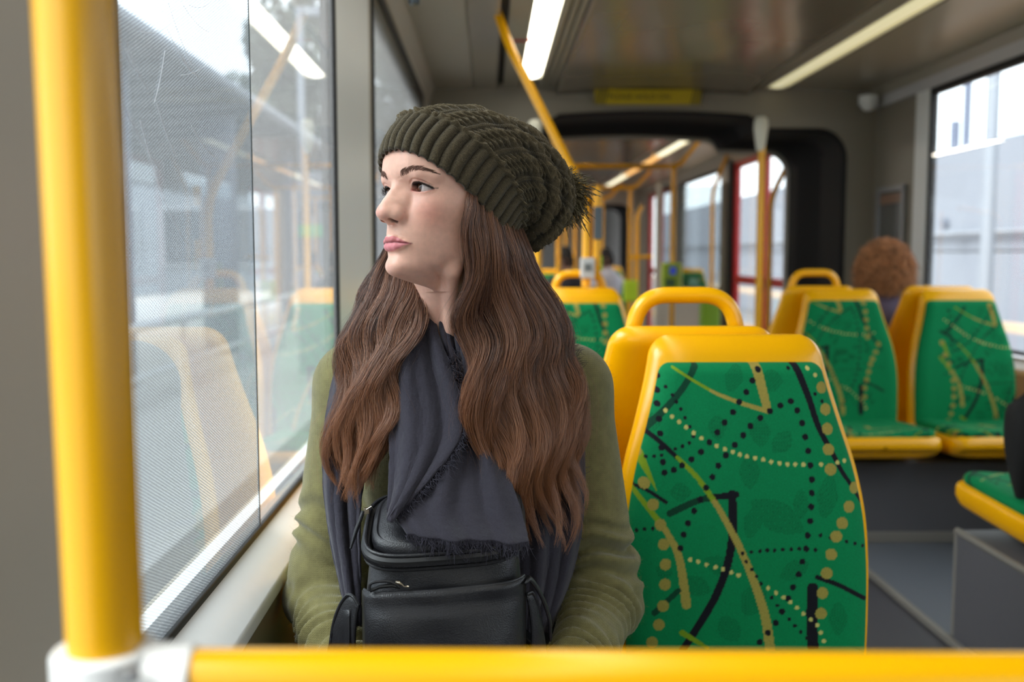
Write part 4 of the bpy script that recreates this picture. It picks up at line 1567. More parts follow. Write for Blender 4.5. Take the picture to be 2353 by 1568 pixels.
        f.ell((s * EYE[0], EYE[1], EYE[2]), (ER - .3,) * 3, mode='s')
        f.ell((s * 19.6, 62.4, -2.4), (2.6, 4.2, 2.4), k=1.0)
        f.ell((s * 45.2, 55.5, -2.4), (2.6, 4.5, 3.0), k=1.0)
    return f


hf = build_head()
HV, HF = hf.mesh()
# skin colours; nostrils and mouth line also carry painted shade
x, y, z = HV[:, 0], HV[:, 1], HV[:, 2]
ax_ = np.abs(x)
SK = np.array(srgb(226, 178, 158)[:3])
col = np.tile(SK, (len(HV), 1))


def paint(mask, c, amt=1.0):
    global col
    m_ = np.clip(mask, 0, 1)[:, None] * amt
    col = col * (1 - m_) + np.array(srgb(*c)[:3]) * m_


G = lambda dx, dy, dz, r: np.exp(-(dx ** 2 + dy ** 2 + dz ** 2) / (r * r))
paint(G(ax_ - 40, y - 62, z + 30, 20), (222, 146, 130), .55)
paint(G(x, y - 110, z + 33, 11), (218, 150, 136), .5)
paint(G(x, (y - 86) * .3, z + 100, 13), (222, 156, 140), .35)
paint(G(ax_ - 32, y - 70, z - 11, 11), (214, 152, 138), .35)
paint(G(ax_ - 24, (y - 70) * .6, z + 10, 8), (196, 150, 140), .35)
paint(G(ax_ - 20, y - 84, z + 40, 7), (206, 140, 124), .4)
ff = (y > 60)
# lips
ub = np.interp(ax_, [0, 3, 6, 9, 15, 20, 25], [-61.6, -61.0, -60.4, -60.9, -63.6, -66.6, -69.7])
lb = np.interp(ax_, [0, 8, 14, 19, 25], [-79.2, -78.4, -75.8, -73.0, -69.9])
lm_ = np.clip((ub - z) / 1.2 + .5, 0, 1) * np.clip((z - lb) / 1.4 + .5, 0, 1) * ff * np.clip((26 - ax_) / 2.5, 0, 1)
paint(lm_, (192, 104, 112), .88)
paint(lm_ * np.clip((-68 - z) / 3, 0, 1), (214, 134, 142), .55)
paint(np.exp(-((z - np.interp(ax_, [0, 8, 17, 27], [-68.2, -68, -69, -69.9])) / .9) ** 2) * ff * np.clip((26 - ax_) / 3, 0, 1) * (y > 74), (120, 52, 58), .8)  # shade in the crease between the lips, painted as a dark line
# shade inside the nostrils, painted into the skin colour
for s in (-1, 1):
    paint(np.clip(1.3 - np.sqrt(((x - s * 8.8) / 4.0) ** 2 + ((y - 92.2) / 7) ** 2 + ((z + 40.8) / 5.0) ** 2), 0, 1) * 2.2 * (z < -37), (84, 44, 36), .85)
# eye liner on the upper lid with a short wing, pink rims
u_, l_ = lid_lines(ax_)
ein = (np.abs(ax_ - ECX) < EHW + .5) & (y > 58)
paint(np.clip((z - u_ + 1.0) / .6, 0, 1) * np.clip((u_ + 1.9 + 1.2 * np.clip((ax_ - 30) / 14, 0, 1) - z) / .6, 0, 1) * ein * np.clip((ax_ - 19) / 4, 0, 1), (24, 18, 18), 1.0)
paint(np.clip(1 - np.abs((z + 1.4 - (ax_ - 45.5) * .10)) / 1.1, 0, 1) * (ax_ > 44.0) * (ax_ < 49.5) * (y > 48), (30, 22, 22), .9)
paint(np.exp(-((z - l_ + .5) / .9) ** 2) * ein, (196, 128, 118), .7)
paint(np.exp(-(((ax_ - 19.4) / 1.8) ** 2 + ((z + 2.4) / 2.0) ** 2)) * ff * (y < 74), (212, 130, 124), .8)
# small moles
for mx_, mz_ in ((44, -52), (50, -22)):
    paint((np.hypot(x - mx_, z - mz_) < .9) * ff * 1.0, (120, 76, 60), .8)

skm, nt, b = new_mat('skin')
va = node(nt, 'ShaderNodeVertexColor', layer_name='Col')
tcn = node(nt, 'ShaderNodeTexCoord')
nz = node(nt, 'ShaderNodeTexNoise', inp={'Scale': 160.0, 'Detail': 5.0})
nt.links.new(tcn.outputs['Object'], nz.inputs['Vector'])
mr = node(nt, 'ShaderNodeMapRange', inp={1: .3, 2: .7, 3: .94, 4: 1.05})
nt.links.new(nz.outputs[0], mr.inputs[0])
vs = node(nt, 'ShaderNodeVectorMath', operation='SCALE')
nt.links.new(va.outputs[0], vs.inputs[0])
nt.links.new(mr.outputs[0], vs.inputs[3])
nt.links.new(vs.outputs[0], b.inputs['Base Color'])
b.inputs['Roughness'].default_value = .44
b.inputs['Specular IOR Level'].default_value = .42
b.inputs['Subsurface Weight'].default_value = .22
b.inputs['Subsurface Radius'].default_value = (1.0, .36, .2)
b.inputs['Subsurface Scale'].default_value = .006
nz2 = node(nt, 'ShaderNodeTexNoise', inp={'Scale': 1300.0, 'Detail': 2.0})
nt.links.new(tcn.outputs['Object'], nz2.inputs['Vector'])
bp = node(nt, 'ShaderNodeBump', inp={'Strength': .10, 'Distance': .0006})
nt.links.new(nz2.outputs[0], bp.inputs['Height'])
nt.links.new(bp.outputs[0], b.inputs['Normal'])
SKIN = skm

WOMAN = thing('person', 'woman in olive sweater, green knitted hat and charcoal scarf looking out of the window', 'person', (-.035, 1.42, 0))
# the hands rest on the lap beside the bag, each with four fingers and a thumb
hd = Field((-.30, 1.0, .48), (.22, 1.50, .93), .003, .1)


def hand(wx, wy, wz_, dx, s):
    """wrist at (wx,wy,wz); fingers run towards dx*X and -Y; s = side of the thumb"""
    d = np.array([dx, -.75, -.05])
    d /= np.linalg.norm(d)
    sd = np.array([-d[1], d[0], 0]) * s
    w = np.array([wx, wy, wz_])
    pm = w + d * .045
    hd.cap(w, pm, .020, .022, k=.006)
    hd.cap(w - d * .05, w, .024, .020, k=.006)
    for i, (o_, L_) in enumerate(((.026, .070), (.009, .079), (-.008, .074), (-.024, .058))):
        k0 = w + d * .055 + sd * o_ * .8
        hd.cap(w + d * .01 + sd * o_ * .4, k0, .013, .0105, k=.005)
        k1 = k0 + d * L_ * .42 + np.array([0, 0, -.004])
        k2 = k1 + d * L_ * .3 + np.array([0, 0, -.012])
        k3 = k2 + d * L_ * .18 + np.array([0, 0, -.014])
        hd.chain([tuple(k0) + (.0092,), tuple(k1) + (.0083,), tuple(k2) + (.0075,), tuple(k3) + (.0065,)], k=.0015)
    t0 = w + d * .012 + sd * .020
    t1 = t0 + d * .028 + sd * .022
    t2 = t1 + d * .026 + sd * .006
    hd.chain([tuple(t0) + (.0125,), tuple(t1) + (.0098,), tuple(t2) + (.0082,)], k=.004)


hand(-.155, 1.165, .545, .45, -1)
hand(.092, 1.165, .553, -.55, 1)
# arms and trunk under the clothes
hd.ell((-.036, 1.375, .74), (.125, .075, .19))
hd.cap((-.178, 1.372, .865), (.108, 1.385, .860), .045, .045, k=.03)
hd.cap((-.047, 1.335, .88), (-.042, 1.36, .84), .05, .07, k=.03)
for q0, q1, q2 in (((-.186, 1.368, .860), (-.226, 1.335, .588), (-.155, 1.165, .545)), ((.114, 1.382, .855), (.155, 1.345, .578), (.092, 1.165, .553))):
    hd.cap(q0, q1, .042, .034, k=.02)
    hd.cap(q1, q2, .034, .022, k=.01)
DV, DF = hd.mesh()
BV = np.concatenate([hw(HV), DV])
_c = BV[HF].mean(1)
_f = HF[np.argmin(np.linalg.norm(_c - np.array([-.047, 1.36, .87]), axis=1))]
_g = DF[np.argmin(np.linalg.norm(DV[DF].mean(1) - BV[_f].mean(0), axis=1))]
join = np.array([[_f[0], _f[1], _g[1] + len(HV), _g[0] + len(HV)]])          # trunk and neck are one continuous mesh
BF = np.concatenate([HF[:, ::-1], DF + len(HV), join])
bme = np_mesh('body', BV, BF)
set_color(bme, np.concatenate([col, np.tile(SK, (len(DV), 1))]))
bm_ = bmesh.new()
bm_.from_mesh(bme)
bmesh.ops.recalc_face_normals(bm_, faces=bm_.faces)
bm_.to_mesh(bme)
bm_.free()
body = link('body', bme, SKIN, WOMAN)


# eyeballs
def eyeball(s):
    n, m_ = 48, 64
    # gaze: turned a further 17 degrees to her right
    ga = math.radians(-21)
    g = np.array([math.sin(ga), math.cos(ga), .02])
    g /= np.linalg.norm(g)
    e1 = np.cross(g, (0, 0, 1))
    e1 /= np.linalg.norm(e1)
    e2 = np.cross(e1, g)
    th = PI * (np.arange(n + 1) / n) ** 1.6
    V, Cc = [], []
    for a in th:
        for b_ in np.arange(m_) * 2 * PI / m_:
            r = ER + (.75 * max(0, 1 - (a / .52) ** 2) if a < .52 else 0)
            dirv = g * math.cos(a) + (e1 * math.cos(b_) + e2 * math.sin(b_)) * math.sin(a)
            V.append(np.array([s * EYE[0], EYE[1], EYE[2]]) + dirv * r * np.array([1.10, 1, 1]))
            rm = math.sin(a) * ER
            if rm < 2.0:
                c_ = (8, 6, 6)
            elif rm < 6.3:
                k = .75 + .25 * math.sin(b_ * 17) * math.sin(b_ * 5 + 1)
                t = (rm - 2) / 4.3
                c_ = tuple(int(q * k) for q in (112 - 50 * t, 66 - 32 * t, 40 - 22 * t))
            elif rm < 6.9:
                c_ = (60, 44, 38)
            else:
                c_ = (192, 178, 174)
            Cc.append(srgb(*c_)[:3])
    me = np_mesh('eye', hw(V), grid_faces(n + 1, m_, False, True))
    set_color(me, np.array(Cc))
    return me


em, nt, b = new_mat('eye_surface')
va = node(nt, 'ShaderNodeVertexColor', layer_name='Col')
nt.links.new(va.outputs[0], b.inputs['Base Color'])
b.inputs['Roughness'].default_value = .08
b.inputs['Specular IOR Level'].default_value = .7
for s in (1, -1):
    link('eye', eyeball(s), em, WOMAN)


# ------------------------------------------------------------ strands
def strands(name, S, radius, m, parent, tip=.35):
    """S: (n, k, 3) world points; one hair curves object"""
    n, k = S.shape[:2]
    hc = bpy.data.hair_curves.new(name)
    hc.add_curves([k] * n)
    hc.attributes['position'].data.foreach_set('vector', np.ascontiguousarray(S, np.float32).ravel())
    ra = hc.attributes.get('radius') or hc.attributes.new('radius', 'FLOAT', 'POINT')
    t = np.linspace(0, 1, k)
    r = radius * (1 - (1 - tip) * np.clip((t - .5) / .5, 0, 1) ** 1.5)
    ra.data.foreach_set('value', np.tile(r, n).astype(np.float32))
    o = bpy.data.objects.new(name, hc)
    COL.objects.link(o)
    hc.materials.append(m)
    if parent is not None:
        o.parent = parent
        o.matrix_parent_inverse = M_OF.get(parent.name, Matrix.Identity(4)).inverted()
    return o


def hair_mat(name, cols, rough=.35, spec=.5, along=None, tint=False):
    """strand colours: random per strand, optionally lighter towards the tips (a dyed ombre)"""
    m, nt, b = new_mat(name)
    hi = node(nt, 'ShaderNodeHairInfo')
    rp = node(nt, 'ShaderNodeValToRGB')
    rp.color_ramp.elements[0].color = srgb(*cols[0])
    rp.color_ramp.elements[1].color = srgb(*cols[-1])
    for i, c in enumerate(cols[1:-1]):
        e = rp.color_ramp.elements.new((i + 1) / (len(cols) - 1))
        e.color = srgb(*c)
    if tint:
        at = node(nt, 'ShaderNodeAttribute', attribute_name='tint')
        nt.links.new(at.outputs['Fac'], rp.inputs[0])
    else:
        nt.links.new(hi.outputs['Random'], rp.inputs[0])
    src = rp.outputs[0]
    if along:
        mx = node(nt, 'ShaderNodeMix', data_type='RGBA')
        mx.inputs[7].default_value = srgb(*along)
        mr = node(nt, 'ShaderNodeMapRange', inp={1: .45, 2: 1.0, 3: 0.0, 4: .75})
        nt.links.new(hi.outputs['Intercept'], mr.inputs[0])
        nt.links.new(mr.outputs[0], mx.inputs[0])
        nt.links.new(src, mx.inputs[6])
        src = mx.outputs[2]
    nt.links.new(src, b.inputs['Base Color'])
    b.inputs['Roughness'].default_value = rough
    b.inputs['Specular IOR Level'].default_value = spec
    return m


def face_y(x, z):
    """front surface of the head at (x,z), by marching down the field"""
    yy = np.arange(112, 30, -.4)
    i = int(round((x - hf.lo[0]) / hf.h))
    k = int(round((z - hf.lo[2]) / hf.h))
    colv = hf.d[i, :, k]
    v = np.interp(yy, hf.ax[1], colv)
    j = np.argmax(v < 0)
    return yy[j]


BROWM = hair_mat('brow_hair', [(84, 60, 50), (112, 84, 72)], .6, .2)
br = []
for s in (1, -1):
    cx = np.array([13, 20.5, 28.5, 37, 45.5, 52])
    cz = np.array([14.5, 17.4, 20.2, 21.6, 19.4, 15.6])
    wd = np.array([4.0, 4.4, 4.0, 3.2, 2.1, .9])
    for k in range(600):
        t = rng.random() ** .9 * 5
        i = min(int(t), 4)
        fr = t - i
        xx = cx[i] * (1 - fr) + cx[i + 1] * fr
        w = wd[i] * (1 - fr) + wd[i + 1] * fr
        v = rng.uniform(-1, 1)
        zc = cz[i] * (1 - fr) + cz[i + 1] * fr + v * w
        ang = math.atan2(cz[i + 1] - cz[i], cx[i + 1] - cx[i]) + .85 - .13 * t - v * .40
        Lh = rng.uniform(4.0, 6.5)
        y0 = face_y(s * xx, zc)
        x2, z2 = xx + Lh * math.cos(ang), zc + Lh * math.sin(ang)
        if x2 > 54.5:
            continue
        y2 = face_y(s * x2, z2)
        br.append([(s * xx, y0 - .3, zc), (s * (xx + x2) / 2, (y0 + y2) / 2 + .9, (zc + z2) / 2), (s * x2, y2 + .4, z2)])
o = strands('eyebrow', hw(np.array(br).reshape(-1, 3)).reshape(-1, 3, 3), .00007, BROWM, WOMAN)
LASH = mat('lash_black', (14, 11, 11), rough=.5)
ls = []
for s in (1, -1):
    for k in range(110):
        xx = ECX + EHW * rng.uniform(-.80, 1.0)
        u1, _l = lid_lines(np.array([xx]))
        z0 = u1[0] + .2
        q = 14.2 ** 2 - (xx - EYE[0]) ** 2 - (z0 - EYE[2]) ** 2
        y0 = EYE[1] + math.sqrt(max(q, 30))
        t = (xx - ECX) / EHW
        Lh = rng.uniform(3.2, 6.4) * (.75 + .35 * max(t, 0))
        dx = (t * .55 + .12) * Lh
        ls.append([(s * xx, y0 - .8, z0), (s * (xx + dx * .45), y0 + Lh * .50, z0 - .3), (s * (xx + dx * .8), y0 + Lh * .78, z0 + Lh * .22), (s * (xx + dx), y0 + Lh * .88, z0 + Lh * .55)])
strands('eyelash', hw(np.array(ls).reshape(-1, 3)).reshape(-1, 4, 3), .00011, LASH, WOMAN, tip=.1)
# ------------------------------------------------------------ sweater, trousers, shoes
sw = Field((-.33, 1.02, .40), (.26, 1.56, 1.02), .0042, .1)
sw.ell((-.036, 1.372, .76), (.150, .100, .22))
sw.ell((-.034, 1.40, .56), (.140, .105, .17), k=.05)
sw.cap((-.178, 1.372, .872), (.108, 1.385, .866), .056, .056, k=.04)
sw.cap((-.046, 1.345, .96), (-.040, 1.365, .86), .056, .10, k=.04)
sw.ell((-.10, 1.30, .745), (.062, .055, .07), k=.04)
sw.ell((.030, 1.305, .735), (.062, .055, .07), k=.04)


def wrinkle(s0, amp, per, ph):
    def fn(t, X, Y, Z):
        w = np.clip((t - s0) / .22, 0, 1)
        s = t * .30 / per + .28 * np.sin(X * 47 + ph) + .30 * np.sin(Y * 52 + ph * 2 + Z * 20) + .22 * np.sin(Z * 61 + X * 30 + ph * 3)
        tri = (.5 - .5 * np.cos(2 * PI * s)) ** .9
        a_ = amp * (.75 + .45 * np.sin(Y * 38 + Z * 45 + ph * 5) + .25 * np.sin(X * 70 + Z * 33))
        return w * a_ * (.55 - tri)
    return fn


sw.cap((-.186, 1.368, .868), (-.228, 1.335, .585), .053, .050, k=.03, wr=wrinkle(.42, .0105, .031, .3))
sw.cap((-.228, 1.335, .585), (-.165, 1.15, .538), .050, .036, k=.018, wr=wrinkle(.0, .013, .03, 1.0))
sw.cap((.114, 1.382, .862), (.158, 1.345, .575), .054, .051, k=.03, wr=wrinkle(.55, .0175, .032, 2.0))
sw.cap((.158, 1.345, .575), (.100, 1.15, .552), .052, .037, k=.018, wr=wrinkle(.0, .013, .031, 4.0))
# neck hole
sw.cap((-.050, 1.30, 1.06), (-.047, 1.325, .945), .060, .050, k=.008, mode='s')
VS, FS = sw.mesh()
swm, nt, b = new_mat('olive_knit')
tcn = node(nt, 'ShaderNodeTexCoord')
OLC = srgb(111, 105, 67)
nz = node(nt, 'ShaderNodeTexNoise', inp={'Scale': 60.0, 'Detail': 6.0, 'Roughness': .65})
nt.links.new(tcn.outputs['Object'], nz.inputs['Vector'])
rp = node(nt, 'ShaderNodeValToRGB')
rp.color_ramp.elements[0].position = .3
rp.color_ramp.elements[1].position = .7
rp.color_ramp.elements[0].color = tuple(c * .80 for c in OLC[:3]) + (1,)
rp.color_ramp.elements[1].color = tuple(c * 1.18 for c in OLC[:3]) + (1,)
nt.links.new(nz.outputs[0], rp.inputs[0])
sp = node(nt, 'ShaderNodeSeparateXYZ')
nt.links.new(tcn.outputs['Object'], sp.inputs[0])


def M2(op, a, b_=None):
    n = node(nt, 'ShaderNodeMath', operation=op)
    for i, q in enumerate((a, b_)):
        if q is None:
            continue
        if isinstance(q, (int, float)):
            n.inputs[i].default_value = q
        else:
            nt.links.new(q, n.inputs[i])
    return n.outputs[0]


wv = M2('ADD', M2('MULTIPLY', M2('SINE', M2('MULTIPLY', sp.outputs[0], 2 * PI / .0028)), .22),
        M2('MULTIPLY', M2('SINE', M2('MULTIPLY', M2('ADD', sp.outputs[2], M2('MULTIPLY', M2('ABSOLUTE', M2('SINE', M2('MULTIPLY', sp.outputs[0], PI / .0028))), .0015)), 2 * PI / .0026)), .5))
nzf = node(nt, 'ShaderNodeTexNoise', inp={'Scale': 900.0, 'Detail': 4.0})
nt.links.new(tcn.outputs['Object'], nzf.inputs['Vector'])
hgt = M2('ADD', wv, M2('MULTIPLY', nzf.outputs[0], 1.6))
bp = node(nt, 'ShaderNodeBump', inp={'Strength': .4, 'Distance': .0008})
nt.links.new(hgt, bp.inputs['Height'])
nt.links.new(bp.outputs[0], b.inputs['Normal'])
dk_ = node(nt, 'ShaderNodeMapRange', inp={1: -1.0, 2: 1.0, 3: .88, 4: 1.08})
nt.links.new(wv, dk_.inputs[0])
vs = node(nt, 'ShaderNodeVectorMath', operation='SCALE')
nt.links.new(rp.outputs[0], vs.inputs[0])
nt.links.new(dk_.outputs[0], vs.inputs[3])
nt.links.new(vs.outputs[0], b.inputs['Base Color'])
b.inputs['Roughness'].default_value = .9
b.inputs['Specular IOR Level'].default_value = .15
b.inputs['Sheen Weight'].default_value = .25
b.inputs['Sheen Roughness'].default_value = .5
sme = np_mesh('sweater', VS, FS)
bm_ = bmesh.new()
bm_.from_mesh(sme)
bmesh.ops.recalc_face_normals(bm_, faces=bm_.faces)
bm_.to_mesh(sme)
bm_.free()
SWEATER = link('sweater', sme, swm, WOMAN)
a_ = np.linspace(0, 2 * PI, 40, endpoint=False)
MB().tube([(-.047 + .058 * math.cos(t), 1.322 + .052 * math.sin(t), .948 + .020 * math.sin(t)) for t in a_], .0065, n=10, closed=True).build('collar', mat('collar_black', (22, 22, 24), rough=.9, bump=.2, bscale=600), WOMAN)
# seam where the sleeve meets the shoulder, both sides
SEAM = mat('seam_olive', (78, 76, 42), rough=.95)

tr = Field((-.24, .84, .05), (.20, 1.60, .66), .0075, .1)
tr.cap((-.09, 1.42, .50), (.02, 1.42, .50), .085, .085)
tr.cap((-.10, 1.40, .485), (-.115, .99, .485), .078, .060, k=.03)
tr.cap((.035, 1.40, .485), (.05, .99, .485), .078, .060, k=.03)
tr.cap((-.115, .99, .47), (-.115, 1.03, .10), .058, .042, k=.02)
tr.cap((.05, .99, .47), (.05, 1.03, .10), .058, .042, k=.02)
VT, FT = tr.mesh()
tme = np_mesh('trousers', VT, FT)
bm_ = bmesh.new()
bm_.from_mesh(tme)
bmesh.ops.recalc_face_normals(bm_, faces=bm_.faces)
bm_.to_mesh(tme)
bm_.free()
link('trousers', tme, mat('black_denim', (26, 27, 32), rough=.85, noise=.15, nscale=300, bump=.1), WOMAN)
for sx in (-.115, .05):
    sh_ = Field((sx - .06, .82, -.01), (sx + .06, 1.10, .14), .005, .1)
    sh_.cap((sx, 1.04, .045), (sx, .89, .035), .042, .034, k=.01)
    sh_.cap((sx, 1.04, .045), (sx, 1.035, .11), .042, .046, k=.02)
    sh_.op(lambda X, Y, Z: Z - .004, (sx - .06, .82, -.01), (sx + .06, 1.10, .02), mode='s')
    q_ = sh_.mesh()
    sm_ = np_mesh('shoe', *q_)
    bm_ = bmesh.new()
    bm_.from_mesh(sm_)
    bmesh.ops.recalc_face_normals(bm_, faces=bm_.faces)
    bm_.to_mesh(sm_)
    bm_.free()
    link('shoe', sm_, mat('shoe_black', (20, 20, 22), rough=.4) if 'shoe_black' not in bpy.data.materials else bpy.data.materials['shoe_black'], WOMAN)

# ------------------------------------------------------------ knitted hat (head millimetres)
NU, NV = 640, 330
tk = np.array([0, .14, .30, .42, .55, .68, .80, .90, .97, 1.0])
#            x    y     z    a(fore-aft) b(lateral) tilt of the ring normal (deg from +z towards -y)
HK = np.array([
    (0, 6, -15, 108, 74, 37),
    (0, -5, 3, 112, 79, 37),
    (0, -22, 26, 110, 84, 39),
    (0, -39, 36, 104, 85, 43),
    (2, -66, 42, 95, 83, 51),
    (6, -97, 40, 86, 79, 63),
    (12, -129, 29, 76, 73, 80),
    (19, -157, 14, 61, 61, 95),
    (25, -177, 2, 40, 44, 106),
    (28, -186, -4, 4, 5, 110)], float)
vv = np.linspace(0, 1, NV)
hk = spline(np.c_[HK], 600)
hk_t = np.interp(np.linspace(0, 1, 600), np.linspace(0, 1, 600), np.linspace(0, 1, 600))


def keyed(col):
    d_ = np.r_[0, np.cumsum(np.linalg.norm(np.diff(HK[:, :3], axis=0), axis=1))]
    from_t = np.interp(vv, tk, np.arange(len(tk)))
    i = np.clip(from_t.astype(int), 0, len(tk) - 2)
    f_ = from_t - i
    p0, p1, p2, p3 = [HK[np.clip(i + k, 0, len(tk) - 1), col] for k in (-1, 0, 1, 2)]
    return .5 * ((2 * p1) + (-p0 + p2) * f_ + (2 * p0 - 5 * p1 + 4 * p2 - p3) * f_ ** 2 + (-p0 + 3 * p1 - 3 * p2 + p3) * f_ ** 3)


kc = [keyed(c) for c in range(6)]
phi = np.linspace(0, 2 * PI, NU, endpoint=False)
Vg, Ug = np.meshgrid(vv, phi, indexing='ij')
til = np.radians(kc[5])[:, None]
ef = np.stack([np.zeros_like(til), np.cos(til), np.sin(til)], -1)          # fore-aft direction in the ring plane
el = np.array([1.0, 0, 0])
cen = np.stack([kc[0], kc[1], kc[2]], -1)[:, None, :]
dirv = ef * np.cos(Ug)[..., None] + el * np.sin(Ug)[..., None]
base = cen + ef * (kc[3][:, None] * np.cos(Ug))[..., None] + el * (kc[4][:, None] * np.sin(Ug))[..., None]
# brim ribs, cable crown, slouch folds
NR = 40
brim = np.clip((.315 - Vg) / .02, 0, 1)
u_ = Ug / (2 * PI)
rib = np.abs(np.cos(u_ * NR * PI + .25 * np.sin(Vg * 9))) ** .75
stitch = .35 * np.sin(2 * PI * (Vg * 92 + .5 * np.abs(((u_ * NR * 4) % 1) - .5)))
disp = brim * (rib * 4.6 - 2.0 + stitch * .8)
cr = 1 - brim
NC = 14
cu_ = (u_ * NC) % 1 - .5
wv_ = (Vg * 11.5) + np.floor(u_ * NC) * .5
c1 = .23 * np.sin(2 * PI * wv_)
c2 = -c1
str1 = np.exp(-((cu_ - c1) / .12) ** 2) * (1 + .28 * np.cos(2 * PI * wv_))
str2 = np.exp(-((cu_ - c2) / .12) ** 2) * (1 - .28 * np.cos(2 * PI * wv_))
edge = np.exp(-((np.abs(cu_) - .47) / .04) ** 2)
cable = np.maximum(str1, str2) * 4.6 + edge * 2.2 + .5 * np.sin(2 * PI * (Vg * 90 + np.abs(((u_ * NC * 6) % 1) - .5)))
shr = np.clip((1 - Vg) / .12, 0, 1)
disp = disp + cr * cable * (.35 + .65 * shr)
band = np.exp(-((Vg - .325) / .016) ** 2)
disp = disp + band * 3.5 * (1 + .4 * np.sin(u_ * 2 * PI * 60))
fold = np.sin(2 * PI * (Vg * 6.2 + .35 * np.sin(Ug * 2 + .6) + .2 * np.sin(3 * Ug))) * np.clip((Vg - .42) / .2, 0, 1) * np.clip((1 - Vg) / .15, 0, 1)
disp = disp + fold * (3.0 + 3.0 * np.clip(-np.cos(Ug), 0, 1)) * (.6 + .4 * np.sin(Ug))
sagz = -10 * np.clip((Vg - .45) / .3, 0, 1) * np.clip(-np.cos(Ug), 0, 1)
pos = base + dirv * disp[..., None]
pos[..., 2] += sagz
# folded inner lip of the brim
lip = []
for k in range(1, 9):
    r = pos[0].copy()
    c0 = cen[0]
    inn = min(1, k / 4) * 9.0
    up_ = max(0, k - 2) * 5.0 - (1.5 if k < 3 else 0)
    n_ = np.array([0, -math.sin(math.radians(37)), math.cos(math.radians(37))])
    lip.append(r - dirv[0] * inn + n_ * up_)
pos = np.concatenate([np.array(lip[::-1]), pos])
hme = np_mesh('beanie', hw(pos.reshape(-1, 3)), grid_faces(len(pos), NU, False, True))
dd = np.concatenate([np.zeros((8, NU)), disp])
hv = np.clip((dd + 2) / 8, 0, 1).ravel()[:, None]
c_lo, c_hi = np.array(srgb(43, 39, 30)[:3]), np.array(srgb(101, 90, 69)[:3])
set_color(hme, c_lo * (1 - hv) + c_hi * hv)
bm_ = bmesh.new()
bm_.from_mesh(hme)
bmesh.ops.recalc_face_normals(bm_, faces=bm_.faces)
bm_.to_mesh(hme)
bm_.free()
hm_, nt, b = new_mat('hat_knit')
va = node(nt, 'ShaderNodeVertexColor', layer_name='Col')
tcn = node(nt, 'ShaderNodeTexCoord')
nz = node(nt, 'ShaderNodeTexNoise', inp={'Scale': 700.0, 'Detail': 4.0})
nt.links.new(tcn.outputs['Object'], nz.inputs['Vector'])
mr = node(nt, 'ShaderNodeMapRange', inp={1: .3, 2: .7, 3: .65, 4: 1.3})
nt.links.new(nz.outputs[0], mr.inputs[0])
vs = node(nt, 'ShaderNodeVectorMath', operation='SCALE')
nt.links.new(va.outputs[0], vs.inputs[0])
nt.links.new(mr.outputs[0], vs.inputs[3])
nt.links.new(vs.outputs[0], b.inputs['Base Color'])
b.inputs['Roughness'].default_value = .92
b.inputs['Specular IOR Level'].default_value = .12
b.inputs['Sheen Weight'].default_value = .18
bp = node(nt, 'ShaderNodeBump', inp={'Strength': .6, 'Distance': .0012})
nt.links.new(nz.outputs[0], bp.inputs['Height'])
nt.links.new(bp.outputs[0], b.inputs['Normal'])
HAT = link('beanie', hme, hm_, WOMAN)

# pom-pom of loose yarn at the tip, fuzz over the knit
YARN = hair_mat('yarn', [(66, 60, 46), (104, 95, 74), (140, 130, 104)], .85, .1)
pc_ = np.array(P(1286, 432, 1.335))
d_ = rng.normal(size=(2600, 3))
d_ /= np.linalg.norm(d_, axis=1)[:, None]
Lr = rng.uniform(.026, .040, 2600)[:, None]
tt = np.linspace(0, 1, 7)
Sx = pc_ + d_[:, None, :] * (Lr * (.15 + .85 * tt))[..., None]
Sx[..., 2] -= (tt ** 2 * .014)[None, :]
Sx += .0016 * np.sin(tt[None, :, None] * 14 + rng.uniform(0, 6, (2600, 1, 3)))
Sx += (rng.normal(size=(2600, 1, 3)) * .0075) * tt[None, :, None] ** 1.5
pom = strands('pompom', Sx, .0006, YARN, WOMAN, tip=.6)
MB().lathe([(0, -.022)] + [(.022 * math.sin(a), -.022 * math.cos(a)) for a in np.linspace(.3, 2.8, 8)] + [(0, .022)], tuple(pc_), n=20).build('pompom_core', HAT.data.materials[0] if False else mat('pom_core', (40, 38, 26), rough=.95), WOMAN)
g_ = rng.integers(8 * NU, len(pos.reshape(-1, 3)) - NU, 9000)
pw = hw(pos.reshape(-1, 3)[g_])
dn = hw(pos.reshape(-1, 3)[g_] + np.concatenate([np.repeat(dirv[:1], 8, 0), dirv]).reshape(-1, 3)[g_]) - pw
dn /= np.linalg.norm(dn, axis=1)[:, None]
rd = rng.normal(size=(9000, 3)) * .7
fz = pw[:, None, :] + (dn[:, None, :] + rd[:, None, :] * np.linspace(.2, 1.2, 4)[None, :, None]) * (np.linspace(0, 1, 4)[None, :, None] * rng.uniform(.0012, .0036, 9000)[:, None, None])
strands('hat_fuzz', fz, .00006, YARN, WOMAN)['kind'] = 'stuff'
# fine fuzz on the sweater
nS = 16000
g_ = rng.integers(0, len(VS), nS)
nr = np.zeros(len(VS) * 3, np.float32)
sme.vertices.foreach_get('normal', nr)
nr = nr.reshape(-1, 3)[g_]
rd = rng.normal(size=(nS, 3)) * .7
fz = VS[g_][:, None, :] + rng.normal(size=(nS, 1, 3)) * .0015 + (nr[:, None, :] + rd[:, None, :] * np.linspace(.2, 1.2, 4)[None, :, None]) * (np.linspace(0, 1, 4)[None, :, None] * rng.uniform(.0012, .0035, nS)[:, None, None])
strands('sweater_fuzz', fz, .00005, hair_mat('olive_fuzz', [(108, 104, 60), (150, 146, 96)], .9, .1), WOMAN)['kind'] = 'stuff'

